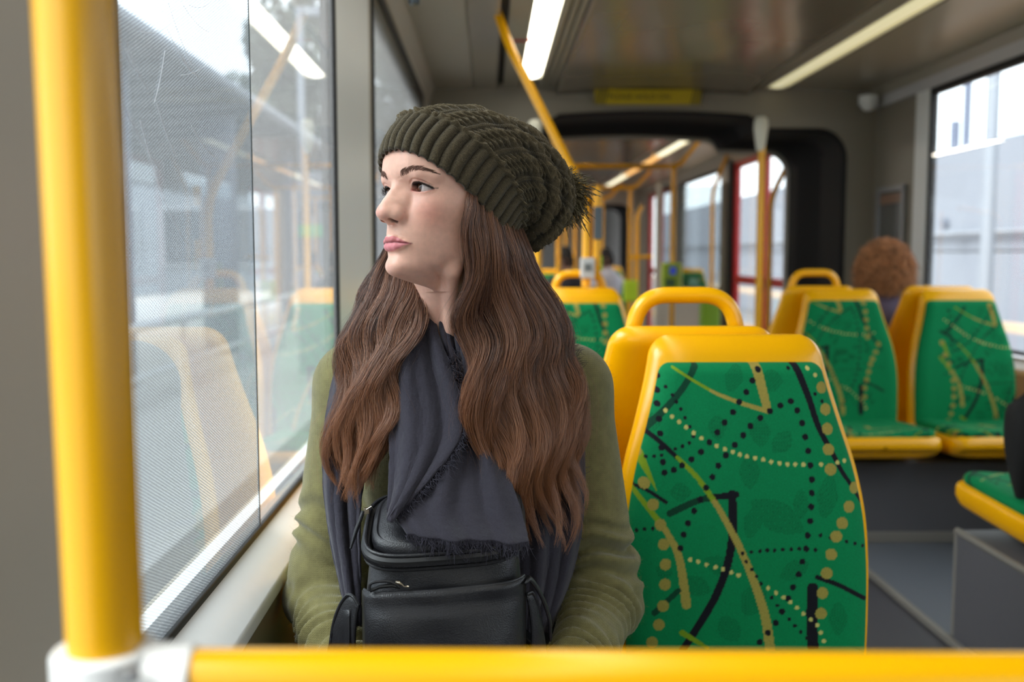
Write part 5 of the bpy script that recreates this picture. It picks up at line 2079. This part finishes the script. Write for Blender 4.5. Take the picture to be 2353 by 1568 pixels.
# ------------------------------------------------------------ hair
def pxl(pts, n):
    """points (px, py, depth) through the photograph's own geometry -> smooth world curve"""
    return spline([P(a, b_, c_) for a, b_, c_ in pts], n)


HAIRM = hair_mat('brown_hair', [(41, 26, 20), (86, 55, 42), (122, 81, 60), (164, 115, 84)], .30, .7, along=(156, 100, 60), tint=True)
NK = 48
TINT = []
LB = pxl([(905, 545, 1.262), (872, 610, 1.272), (826, 690, 1.262), (806, 760, 1.250), (792, 850, 1.236), (768, 960, 1.226), (752, 1060, 1.222), (772, 1160, 1.222)], NK)
LR = pxl([(975, 600, 1.235), (968, 650, 1.240), (972, 700, 1.238), (935, 790, 1.226), (912, 870, 1.214), (898, 960, 1.208), (880, 1060, 1.206), (846, 1150, 1.208)], NK)
RL = pxl([(1078, 415, 1.182), (1080, 465, 1.168), (1080, 540, 1.166), (1082, 640, 1.180), (1076, 730, 1.190), (1078, 810, 1.192), (1082, 910, 1.190), (1090, 1020, 1.188), (1096, 1120, 1.186), (1120, 1225, 1.184)], NK)
RR = pxl([(1190, 520, 1.270), (1207, 570, 1.264), (1236, 640, 1.268), (1276, 720, 1.275), (1306, 800, 1.275), (1318, 880, 1.262), (1322, 980, 1.246), (1328, 1070, 1.238), (1334, 1150, 1.234), (1326, 1245, 1.232)], NK)


def mass(A, B, nl, per, r0, seed, waves, amp, drift, lens, bow=.02):
    g = np.random.default_rng(seed)
    s = np.linspace(0, 1, NK)
    out = []
    for i in range(nl):
        u0 = (i + g.uniform(.1, .9)) / nl
        lay = g.uniform(0, 1)
        L = g.uniform(*lens)
        ss = s * L
        u = np.clip(u0 + drift * (ss - .2) * g.uniform(.3, 1.4) + .07 * np.sin(ss * 6 + g.uniform(0, 6)), -.02, 1.02)
        a = np.stack([np.interp(ss, s, A[:, k]) for k in range(3)], 1)
        b_ = np.stack([np.interp(ss, s, B[:, k]) for k in range(3)], 1)
        c = a * (1 - u[:, None]) + b_ * u[:, None]
        over = np.clip(ss - 1, 0, 1)
        c[:, 2] -= over * .45
        c[:, 1] -= bow * np.sin(PI * np.clip(u, 0, 1)) * (.4 + .6 * ss) + (lay - .5) * .026
        ph = u0 * 6.0 + g.uniform(-.8, .8) + 1.5 * lay
        env = np.clip((ss - .10) / .35, 0, 1) * g.uniform(.7, 1.35)
        w = 2 * PI * waves * ss ** .9 + ph
        c[:, 0] += amp * env * np.sin(w)
        c[:, 1] += amp * .6 * env * np.cos(w)
        prof = r0 * (.55 + .75 * np.sin(PI * np.clip(ss * .9 + .1, 0, 1))) * np.clip((1.08 - s) / .38, .25, 1)
        th = g.uniform(0, 2 * PI, per)
        rr = np.sqrt(g.uniform(0, 1, per))
        tw = np.linspace(0, g.uniform(-3.5, 3.5), NK)
        ox = (rr * np.cos(th))[:, None] * np.cos(tw) - (rr * np.sin(th))[:, None] * np.sin(tw)
        oy = (rr * np.cos(th))[:, None] * np.sin(tw) + (rr * np.sin(th))[:, None] * np.cos(tw)
        S = c[None] + np.stack([ox * prof, oy * prof * .75, 0 * ox], -1)
        # each strand keeps a small waywardness of its own and its own length
        f1, f2 = g.uniform(1.5, 4.0, (per, 1)), g.uniform(0, 6.28, (per, 1))
        S[..., 0] += .0026 * np.sin(s * 2 * PI * f1 + f2) * (s ** .7)
        S[..., 1] += .0022 * np.cos(s * 2 * PI * f1 + f2 * 2) * (s ** .7)
        cut = g.uniform(.80, 1.0, per)
        idx = np.clip(s[None] * cut[:, None] * (NK - 1), 0, NK - 1.001)
        i0 = idx.astype(int)
        fr = (idx - i0)[..., None]
        S = np.take_along_axis(S, i0[..., None].repeat(3, -1), 1) * (1 - fr) + np.take_along_axis(S, np.minimum(i0 + 1, NK - 1)[..., None].repeat(3, -1), 1) * fr
        out.append(S)
        TINT.append(np.clip(.10 + .80 * lay * g.uniform(.6, 1.2) + g.normal(0, .24, per), 0, 1))
    return np.concatenate(out)


HL = mass(LB, LR, 46, 110, .0072, 11, 3.1, .0075, .05, (.80, 1.03), .010)
HR = mass(RL, RR, 80, 115, .0075, 12, 3.5, .0085, .10, (.78, 1.03), .022)
HR2 = mass(RL, RL * .45 + RR * .55, 26, 110, .0066, 13, 3.4, .0095, .28, (.86, 1.02), .030)
# back hair behind the neck
BL_ = pxl([(930, 560, 1.30), (925, 650, 1.305), (900, 760, 1.30), (890, 860, 1.285)], NK)
BR_ = pxl([(1190, 560, 1.30), (1200, 680, 1.30), (1200, 800, 1.29), (1180, 900, 1.28)], NK)
HB = mass(BL_, BR_, 16, 100, .013, 14, 1.2, .004, .0, (.95, 1.0), -.015)
allh = np.concatenate([HL, HR, HR2, HB])
# flyaway hairs
g = np.random.default_rng(5)
fk = allh[g.integers(0, len(HL) + len(HR), 1100)].copy()
s_ = np.linspace(0, 1, NK)
fk += (g.normal(size=(1100, 1, 3)) * np.array([.020, .012, .006])) * (s_ ** 1.3)[None, :, None] + .004 * np.sin(s_[None, :, None] * g.uniform(4, 14, (1100, 1, 1)) + g.uniform(0, 6, (1100, 1, 3)))
HAIR = strands('hair', allh, .00014, HAIRM, WOMAN, tip=.5)
_t = HAIR.data.attributes.new('tint', 'FLOAT', 'CURVE')
_t.data.foreach_set('value', np.concatenate(TINT).astype(np.float32))
strands('stray_hair', fk, .000055, HAIRM, HAIR, tip=.5)
HAIR['kind'] = 'stuff'


def sheet_between(A, B, off, nu=24):
    u = np.linspace(.03, .97, nu)[None, :, None]
    S = A[:, None, :] * (1 - u) + B[:, None, :] * u
    S[..., 1] += off - .012 * np.sin(PI * u[..., 0])
    return S


hs = MB()
for A, B, off, cut in ((LB, LR, .010, 36), (RL, RR, .010, 36), (BL_, BR_, .012, NK)):
    hs.grid(sheet_between(A[:cut], B[:cut], off))
o = hs.build('hair_underlayer', mat('dark_hair', (44, 29, 24), rough=.6, bump=.4, bscale=300), HAIR)
o.data.polygons.foreach_set('use_smooth', np.ones(len(o.data.polygons), bool))

# ------------------------------------------------------------ scarf
SCF = mat('scarf_wool', (56, 54, 62), rough=.95, noise=.3, nscale=420, bump=.35, bscale=900, sheen=.2, spec=.1)
SCARF = bpy.data.objects.new('scarf', None)
COL.objects.link(SCARF)
SCARF.parent = WOMAN
SCARF.matrix_parent_inverse = M_OF[WOMAN.name].inverted()
M_OF['scarf'] = Matrix.Identity(4)


def cloth(A, B, n=70, nu=44, folds=2.0, amp=.006, ph=0.0, bow=.0, seed=1, C=None):
    g = np.random.default_rng(seed)
    a, b_ = pxl(A, n), pxl(B, n)
    u = np.linspace(0, 1, nu)[None, :]
    s = np.linspace(0, 1, n)[:, None]
    S = a[:, None, :] * (1 - u[..., None]) + b_[:, None, :] * u[..., None]
    w = amp * np.sin(2 * PI * (folds * u + .25 * np.sin(s * 3 + ph)) + ph) * (.5 + .5 * np.sin(PI * np.clip(s * 1.2, 0, 1)))
    w = w + amp * .35 * np.sin(2 * PI * (folds * 2.3 * u - .6 * s) + ph * 2)
    S[..., 1] += w - bow * np.sin(PI * u)
    S += g.normal(size=(n, nu, 3)) * .0003
    return S


def add_cloth(S, name='scarf_fold'):
    o = link(name, np_mesh(name, S.reshape(-1, 3), grid_faces(*S.shape[:2])), SCF, SCARF)
    md = o.modifiers.new('s', 'SOLIDIFY')
    md.thickness = .0035
    md.offset = 1
    md2 = o.modifiers.new('b', 'SUBSURF')
    md2.levels = md2.render_levels = 1
    return o


def fringe(curve, out, n, lo=.006, hi=.016, seed=2):
    g = np.random.default_rng(seed)
    k = g.uniform(0, len(curve) - 1.01, n)
    i = k.astype(int)
    p = curve[i] + (curve[i + 1] - curve[i]) * (k - i)[:, None]
    d = np.asarray(out, float) + g.normal(size=(n, 3)) * .30
    d /= np.linalg.norm(d, axis=1)[:, None]
    L = g.uniform(lo, hi, n)[:, None, None]
    t = np.linspace(-.25, 1, 6)[None, :, None]
    S = p[:, None, :] + d[:, None, :] * L * t + g.normal(size=(n, 1, 3)) * .005 * np.clip(t, 0, 1) ** 2
    S[..., 1] -= .002
    return S


s1L = [(925, 650, 1.262), (912, 730, 1.246), (900, 810, 1.232), (892, 900, 1.218), (894, 990, 1.196), (895, 1090, 1.168), (893, 1192, 1.120)]
s1R = [(985, 680, 1.252), (1006, 760, 1.236), (1034, 840, 1.216), (1062, 930, 1.198), (1058, 1005, 1.180), (1010, 1075, 1.158), (900, 1196, 1.118)]
S1 = cloth(s1L, s1R, folds=1.4, amp=.007, ph=.6, bow=.010, seed=3)
add_cloth(S1)
s2L = [(1004, 700, 1.246), (1022, 800, 1.236), (1030, 900, 1.222), (1000, 1000, 1.200), (935, 1110, 1.158), (905, 1180, 1.128), (935, 1236, 1.095)]
s2R = [(1085, 740, 1.232), (1092, 840, 1.226), (1110, 940, 1.218), (1150, 1050, 1.190), (1190, 1150, 1.150), (1208, 1210, 1.122), (1216, 1252, 1.096)]
S2 = cloth(s2L, s2R, folds=1.9, amp=.010, ph=2.0, bow=.006, seed=4)
add_cloth(S2)
s3L = [(815, 745, 1.285), (778, 830, 1.268), (752, 940, 1.256), (741, 1060, 1.250), (746, 1180, 1.246), (768, 1300, 1.238), (800, 1420, 1.215)]
s3R = [(930, 740, 1.262), (905, 850, 1.250), (872, 980, 1.238), (838, 1100, 1.230), (832, 1200, 1.226), (832, 1310, 1.220), (830, 1440, 1.205)]
S3 = cloth(s3L, s3R, folds=1.6, amp=.008, ph=1.0, bow=.012, seed=5)
add_cloth(S3)
s4L = [(1170, 730, 1.245), (1180, 860, 1.240), (1184, 1000, 1.236), (1190, 1150, 1.232), (1196, 1290, 1.226), (1192, 1440, 1.212)]
s4R = [(1285, 752, 1.345), (1312, 840, 1.312), (1334, 960, 1.286), (1341, 1080, 1.276), (1336, 1200, 1.270), (1312, 1320, 1.262), (1262, 1450, 1.240)]
S4 = cloth(s4L, s4R, folds=1.7, amp=.008, ph=3.0, bow=.016, seed=6)
add_cloth(S4)
a_ = np.linspace(0, 2 * PI, 90, endpoint=False)
ring = []
for t in a_:
    r = .026 + .004 * math.sin(5 * t)
    c = np.array([-.045 + .088 * math.cos(t), 1.352 + .066 * math.sin(t), .938 + .012 * math.sin(2 * t) + .022 * math.sin(t)])
    e = np.array([math.cos(t), math.sin(t), 0])
    ring.append([c + e * (r * .7 * math.cos(q)) + np.array([0, 0, 1]) * (r * math.sin(q)) * (1 + .12 * math.sin(3 * q + 4 * t)) for q in np.linspace(0, 2 * PI, 22, endpoint=False)])
ring = [x for x, t in zip(ring, a_) if not (math.radians(245) < t < math.radians(315))]
MB().grid(ring, cv=True).build('neck_wrap', SCF, SCARF)
FR = hair_mat('scarf_fringe', [(48, 46, 54), (70, 68, 78)], .9, .1)
e1 = S1[:, -1]
fr = [fringe(e1[18:], (.45, -.25, -.75), 620, seed=2), fringe(S2[-1], (0.1, -.2, -1), 420, seed=3), fringe(S4[:, -1], (.35, -.1, -.9), 120, .004, .010, seed=4),
      fringe(S4[:14, -1], (.5, 0, .3), 220, .008, .02, seed=5), fringe(pxl([(1042, 800, 1.222), (1062, 900, 1.208), (1078, 1000, 1.196)], 30), (.5, -.3, -.6), 260, seed=6)]
o = strands('fringe', np.concatenate(fr), .00026, FR, SCARF, tip=.5)
o['kind'] = 'stuff'
# ------------------------------------------------------------ black leather backpack held on the lap
LEA, nt, b = new_mat('black_leather')
b.inputs['Base Color'].default_value = srgb(30, 30, 34)
b.inputs['Roughness'].default_value = .42
b.inputs['Specular IOR Level'].default_value = .5
tcn = node(nt, 'ShaderNodeTexCoord')
vo = node(nt, 'ShaderNodeTexVoronoi', inp={'Scale': 620.0})
nt.links.new(tcn.outputs['Object'], vo.inputs['Vector'])
nz = node(nt, 'ShaderNodeTexNoise', inp={'Scale': 28.0, 'Detail': 3.0})
nt.links.new(tcn.outputs['Object'], nz.inputs['Vector'])
ad = node(nt, 'ShaderNodeMath', operation='MULTIPLY_ADD', inp={1: .9})
nt.links.new(nz.outputs[0], ad.inputs[0])
nt.links.new(vo.outputs['Distance'], ad.inputs[2])
bp = node(nt, 'ShaderNodeBump', inp={'Strength': .22, 'Distance': .0012})
nt.links.new(ad.outputs[0], bp.inputs['Height'])
nt.links.new(bp.outputs[0], b.inputs['Normal'])
ZIP = mat('zip_black', (18, 18, 20), rough=.5)
BAG = thing('backpack', 'small black leather backpack held on the woman\'s lap', 'bag', (-.05, 1.14, .55))
bcx = P(1016, 1400, 1.085).x


def superring(cx, cy, w, d, n=72, e=4.0):
    out = []
    for k in range(n):
        a = 2 * PI * k / n
        c, s = math.cos(a), math.sin(a)
        r = (abs(c) ** e + abs(s) ** e) ** (-1 / e)
        out.append((cx + w * r * c, cy + d * r * s))
    return out


def zt(x, y):
    """height of the sloping top of the bag"""
    return .703 + (y - 1.09) * .45 + (x - bcx) * .07


rings = []
for i, v in enumerate(np.linspace(0, 1, 30)):
    w = .090 + .004 * math.sin(PI * v) - .006 * v
    d = .054 + .006 * math.sin(PI * v) - .008 * v
    cy = 1.142 + .004 * v
    row = []
    for (x, y) in superring(bcx, cy, w, d):
        z = .556 + v * (zt(x, y) - .556)
        wob = .0022 * math.sin(x * 55 + z * 40) * math.sin(z * 70 + y * 20)
        row.append((x, y + wob, z))
    rings.append(row)
top = [[(bcx + (x - bcx) * s, 1.146 + (y - 1.146) * s, z + .004 * (1 - s)) for x, y, z in rings[-1]] for s in (.9, .6, .3, .02)]
bot = [[(bcx + (x - bcx) * s, 1.142 + (y - 1.142) * s, z) for x, y, z in rings[0]] for s in (.02, .6, .94)]
MB().grid(bot + rings + top, cv=True).build('bag_body', LEA, BAG)
# lid: padded panel inside the zip
lid = []
for s, h in ((1.0, -.003), (1.005, .003), (.985, .0075), (.94, .0095), (.915, .0085), (.90, .0102), (.7, .0140), (.4, .0165), (.02, .0175)):
    lid.append([(bcx + .004 + (.087 * s) * ((x - bcx) / .084), 1.148 + (y - 1.146) * s * 1.02, zt(x, y) + h + .010) for x, y in [(q[0], q[1]) for q in rings[-1]]])
MB().grid(lid, cv=True).build('lid', LEA, BAG)
ol = [(x, y) for x, y in superring(bcx, 1.145, .0905, .0535, 120)]
zc_ = lambda x, y, h: (x, y, zt(x, y) + h)
MB().tube([zc_(x, y, -.0035) for x, y in ol], .0022, n=8, closed=True).build('lower_piping', LEA, BAG)
MB().tube([zc_(x, y, .0125) for x, y in ol], .0024, n=8, closed=True).build('upper_piping', LEA, BAG)
zb = MB()
for x, y in ol:
    pass
zo = [zc_(bcx + (x - bcx) * .985, 1.145 + (y - 1.145) * .985, .0045) for x, y in ol]
MB().tube(zo, .0062, n=8, closed=True).build('zip_tape', ZIP, BAG)
th_ = MB()
dn_ = superring(bcx, 1.145, .0955, .0585, 420)
zz_ = superring(bcx, 1.145, .0955, .0585, 120)
for k in range(420):
    x, y = dn_[k]
    if y > 1.17:
        continue
    x2, y2 = bcx + (x - bcx) * .985, 1.145 + (y - 1.145) * .985
    z = zt(x, y) + .0045
    th_.box(x2 - .0005, x2 + .0005, y2 - .0008, y2 + .0008, z - .0015, z + .0015)
o = th_.build('zip_teeth', mat('zip_teeth', (44, 44, 48), rough=.35, metal=.4), BAG, smooth=False)
o['kind'] = 'stuff'
pl = P(842, 1168, 1.175)
CHR = mat('pull_chrome', (214, 208, 196), rough=.2, metal=1.0)
zp = MB().box(-.003, .003, -.003, .003, -.0035, .0035).tube([(0, -.003, .002), (.006, -.004, .006), (.009, -.003, .002)], .0011, n=8).build('zip_pull', CHR, BAG, .0008)
zp.matrix_basis = Matrix.Translation(pl + Vector((.002, -.012, .0)))
MB().tube([pl + Vector((-.002, -.014, .0)), pl + Vector((-.010, -.018, -.022)), pl + Vector((-.017, -.018, -.044))], [.0022, .0026, .0014], n=8).build('pull_tab', LEA, BAG)
# front pocket with piping and a half open zip
yf = 1.086
pk = []
zl = lambda x: .6785 + (x - bcx) * .085
for i, u in enumerate(np.linspace(-1, 1, 44)):
    x = bcx + .0015 + u * .0905
    yb = 1.142 - (.0585) * (1 - abs(u * .97) ** 4) ** .25
    row = []
    for v in np.linspace(0, 1, 20):
        z = .556 + v * (zl(x) - .556)
        bul = .013 * (1 - abs(u) ** 5) * (math.sin(PI * min(1, v * 1.05 + .12)) ** .5 if v < .85 else math.sqrt(max(0, math.sin(PI * (v * 1.05 + .12)))) if v * 1.05 + .12 < 1 else 0.0)
        wob = .0012 * math.sin(x * 70 + z * 55) + .001 * math.sin(x * 31 - z * 90)
        row.append((x, yb - .0035 - bul * .8 - wob * (1 - abs(u) ** 6), z))
    pk.append(row)
o = MB().grid(pk).build('front_pocket', LEA, BAG)
md = o.modifiers.new('s', 'SOLIDIFY')
md.thickness = .003
md.offset = -1
MB().tube([r[-1] for r in pk], .0019, n=8).build('pocket_piping', LEA, BAG)
zx = [P(px_, py, 1.083) for px_, py in ((848, 1358), (850, 1344), (862, 1338), (890, 1336), (908, 1342), (918, 1350))]
MB().tube(spline(zx, 24).tolist(), .0019, n=8).build('pocket_flap', LEA, BAG)
MB().tube([P(px_, py, 1.085) for px_, py in ((850, 1358), (872, 1349), (900, 1346), (920, 1350))], .0024, n=8).build('pocket_zip', ZIP, BAG)
pq = P(918, 1342, 1.079)
MB().tube([pq + Vector((-.004, 0, .002)), pq + Vector((.0, -.001, .0015)), pq + Vector((.005, -.001, -.003)), pq + Vector((.010, 0, -.0035))], [.0019, .0022, .0012, .0018], n=10).build('zip_pull', CHR, BAG)


def side_pocket(sgn, tip, rim):
    """open pouch on the side of the bag: rim curve bowed outwards and a wall closing downwards"""
    r = spline(rim, 30)
    rows = []
    for p in r:
        row = []
        for v in np.linspace(0, 1, 14):
            z = p[2] * (1 - v) + .560 * v
            row.append((p[0] + sgn * (.006 * math.sin(PI * v)), p[1] + .006 * v, z))
        rows.append(row)
    o = MB().grid(rows).build('side_pocket', LEA, BAG)
    md = o.modifiers.new('s', 'SOLIDIFY')
    md.thickness = .003
    MB().tube(r.tolist(), .0021, n=8).build('rim_piping', LEA, o)


xl, xr = bcx - .090, bcx + .090
side_pocket(-1, 0, [P(824, 1392, 1.100), P(812, 1372, 1.104), P(798, 1368, 1.110), P(781, 1392, 1.118), P(767, 1432, 1.124), P(759, 1490, 1.13), P(762, 1530, 1.15), P(800, 1480, 1.185)])
side_pocket(1, 0, [P(1211, 1366, 1.100), P(1224, 1362, 1.104), P(1236, 1392, 1.112), P(1243, 1430, 1.12), P(1244, 1490, 1.13), P(1240, 1500, 1.15), P(1210, 1470, 1.185)])
MB().grid([[P(792, y_, 1.112) + Vector((0, 0, 0)) for y_ in np.linspace(1402, 1560, 10)], [P(803, y_, 1.106) for y_ in np.linspace(1400, 1560, 10)], [P(814, y_, 1.112) for y_ in np.linspace(1402, 1560, 10)]]).build('pocket_gusset', LEA, BAG).modifiers.new('s', 'SOLIDIFY').thickness = .002
st = pxl([(1204, 1336, 1.098), (1216, 1328, 1.10), (1232, 1345, 1.108), (1250, 1380, 1.118), (1264, 1425, 1.13), (1266, 1470, 1.14)], 30)
sb_ = []
for i, p in enumerate(st):
    sb_.append([(p[0], p[1] - .007, p[2]), (p[0] + .0015, p[1], p[2] + .001), (p[0], p[1] + .010, p[2])])
o = MB().grid(sb_).build('side_strap', LEA, BAG)
md = o.modifiers.new('s', 'SOLIDIFY')
md.thickness = .0028

# ------------------------------------------------------------ other passengers
def passenger(label, x, y, zh, hairc, coat, face=0.0, curly=False, size=1.0, parent_name='person'):
    """seated figure: torso, arms and head as one body, clothes and hair as its children; zh = height of the top of the head"""
    t = thing('person', label, 'person', (x, y, 0))
    c, s = math.cos(face), math.sin(face)
    W = lambda a, b_, z: (x + c * a - s * b_, y + s * a + c * b_, z)      # b_ = forward along +y when face = 0
    zc = zh - .115
    h = .009
    hb = Field((x - .22, y - .26, .40), (x + .22, y + .40, zh + .04), h, .2)
    hb.ell(W(0, 0, zc), (.076, .092, .112))
    hb.ell(W(0, .085, zc - .03), (.013, .016, .02), k=.012)
    hb.ell(W(0, .06, zc - .085), (.035, .035, .03), k=.03)
    for sx in (-1, 1):
        hb.ell(W(sx * .078, -.005, zc - .02), (.010, .018, .030), k=.008)
        hb.ell(W(sx * .031, .088, zc), (.014, .012, .008), k=.006, mode='s')
    hb.cap(W(0, -.01, zc - .08), W(0, -.03, zc - .20), .052, .058, k=.03)
    hb.cap(W(0, -.03, zc - .22), W(0, -.02, .52), .10, .11, k=.05)
    for sx in (-1, 1):
        hb.cap(W(sx * .15, -.02, zc - .25), W(sx * .185, .03, .66), .04, .036, k=.02)
        hb.cap(W(sx * .185, .03, .66), W(sx * .10, .25, .60), .036, .028, k=.01)
        hb.cap(W(sx * .09, 0, .50), W(sx * .10, .36, .50), .075, .06, k=.03)
    b_ = link('body', np_mesh('body', *hb.mesh()), mat('passenger_skin', (206, 160, 138), rough=.5) if 'passenger_skin' not in bpy.data.materials else bpy.data.materials['passenger_skin'], t)
    ct = Field((x - .27, y - .26, .40), (x + .27, y + .36, zc - .06), h, .2)
    ct.cap(W(0, -.03, zc - .22), W(0, -.02, .54), .125, .135)
    ct.cap(W(-.145, -.02, zc - .24), W(.145, -.02, zc - .24), .066, .066, k=.05)
    ct.cap(W(0, -.02, zc - .15), W(0, -.03, zc - .22), .066, .10, k=.04)
    for sx in (-1, 1):
        ct.cap(W(sx * .15, -.02, zc - .25), W(sx * .19, .03, .66), .058, .052, k=.02)
        ct.cap(W(sx * .19, .03, .66), W(sx * .11, .22, .60), .052, .042, k=.01)
    m_ = mat('coat_' + '_'.join(map(str, coat)), coat, rough=.9, noise=.12, nscale=60)
    link('coat', np_mesh('coat', *ct.mesh()), m_, t)
    n = 5200 if curly else 900
    g = np.random.default_rng(int(x * 1000) % 997)
    d = g.normal(size=(n, 3))
    d /= np.linalg.norm(d, axis=1)[:, None]
    keep = (d[:, 2] > -.55) & ((d[:, 1] * c - d[:, 0] * s) < .55 + .5 * d[:, 2])
    d = d[keep]
    n = len(d)
    ce = np.array(W(0, -.004, zc + .008))
    rt = ce + d * np.array([.077, .088, .108])
    k = 12 if curly else 6
    tt = np.linspace(0, 1, k)
    if curly:
        L = g.uniform(.035, .075, n)
        S = rt[:, None, :] + d[:, None, :] * (L[:, None] * tt)[..., None] * .72
        S[..., 2] -= (tt ** 2 * .035)[None]
        ph = g.uniform(0, 6.28, (n, 1))
        fr_ = g.uniform(1.5, 3.0, (n, 1))
        cr = g.uniform(.006, .012, (n, 1))
        S[..., 0] += cr * np.sin(2 * PI * fr_ * tt + ph) * tt ** .5
        S[..., 2] += cr * np.cos(2 * PI * fr_ * tt + ph) * tt ** .5
        S[..., 1] += cr * np.sin(2 * PI * fr_ * tt + ph * 1.7) * tt ** .5
        r_ = .0011
    else:
        S = rt[:, None, :] + (d[:, None, :] * .012 + np.array([0, 0, -.03])) * tt[None, :, None]
        r_ = .003
    hh_ = strands('hair', S, r_, hair_mat('hair_%d' % hairc[0], [tuple(int(q * .7) for q in hairc), hairc, tuple(min(255, int(q * 1.35)) for q in hairc)], .5, .3), t)
    cap_ = MB().lathe([(.001, .112)] + [(.082 * math.sin(a), .112 * math.cos(a)) for a in np.linspace(.2, 1.75, 9)], tuple(ce + np.array([0, -.006 * (1 if abs(face) < 2 else -1), 0])), n=24).build('hair_cap', mat('hair_cap_%d' % hairc[0], tuple(int(q * .6) for q in hairc), rough=.8), hh_)
    return t


qc = P(2026, 540, 4.14)
passenger('curly brown haired passenger in a purple top, seen from behind', qc.x + .01, 4.13, qc.z - .035, (172, 122, 84), (104, 92, 116), 0.0, True)
q1 = P(1392, 570, 10.6)
passenger('far passenger with short dark hair and pale grey top beyond the bent pole', q1.x, 10.6, q1.z, (34, 26, 24), (176, 172, 180), .6)
q2 = P(1297, 566, 9.0)
passenger('far passenger in dark clothes half hidden behind the yellow posts', q2.x, 9.0, q2.z, (30, 24, 22), (34, 32, 40), .3)
# a dark bag standing on the cropped seat, just entering the frame
t = thing('shoulder_bag', 'black bag at the right edge, standing on the cropped front seat', 'bag', (1.45, 2.42, .44))
rb_ = []
for v in np.linspace(0, 1, 14):
    s_ = math.sin(PI * min(1, v * 1.4 + .12) / 2) if v < .6 else math.cos(PI / 2 * max(0, (v - .6) / .4) ** 2.2)
    rb_.append([(x, y, .448 + .27 * v) for x, y in superring(1.452, 2.40, .172 * (.82 + .18 * s_) * (1 if v < .9 else .9), .06 * max(.25, s_), 48)])
rb_ = [[(1.452, 2.40, .448)] * 48] + rb_ + [[(1.452, 2.40, .448 + .272)] * 48]
MB().grid(rb_, cv=True).build('bag_body', mat('black_canvas', (18, 18, 20), rough=.8), t)
MB().tube(bend([(1.40, 2.40, .70), (1.41, 2.40, .78), (1.51, 2.40, .78), (1.52, 2.40, .70)], .04, 6), .008, n=8).build('strap', bpy.data.materials['black_canvas'], t)
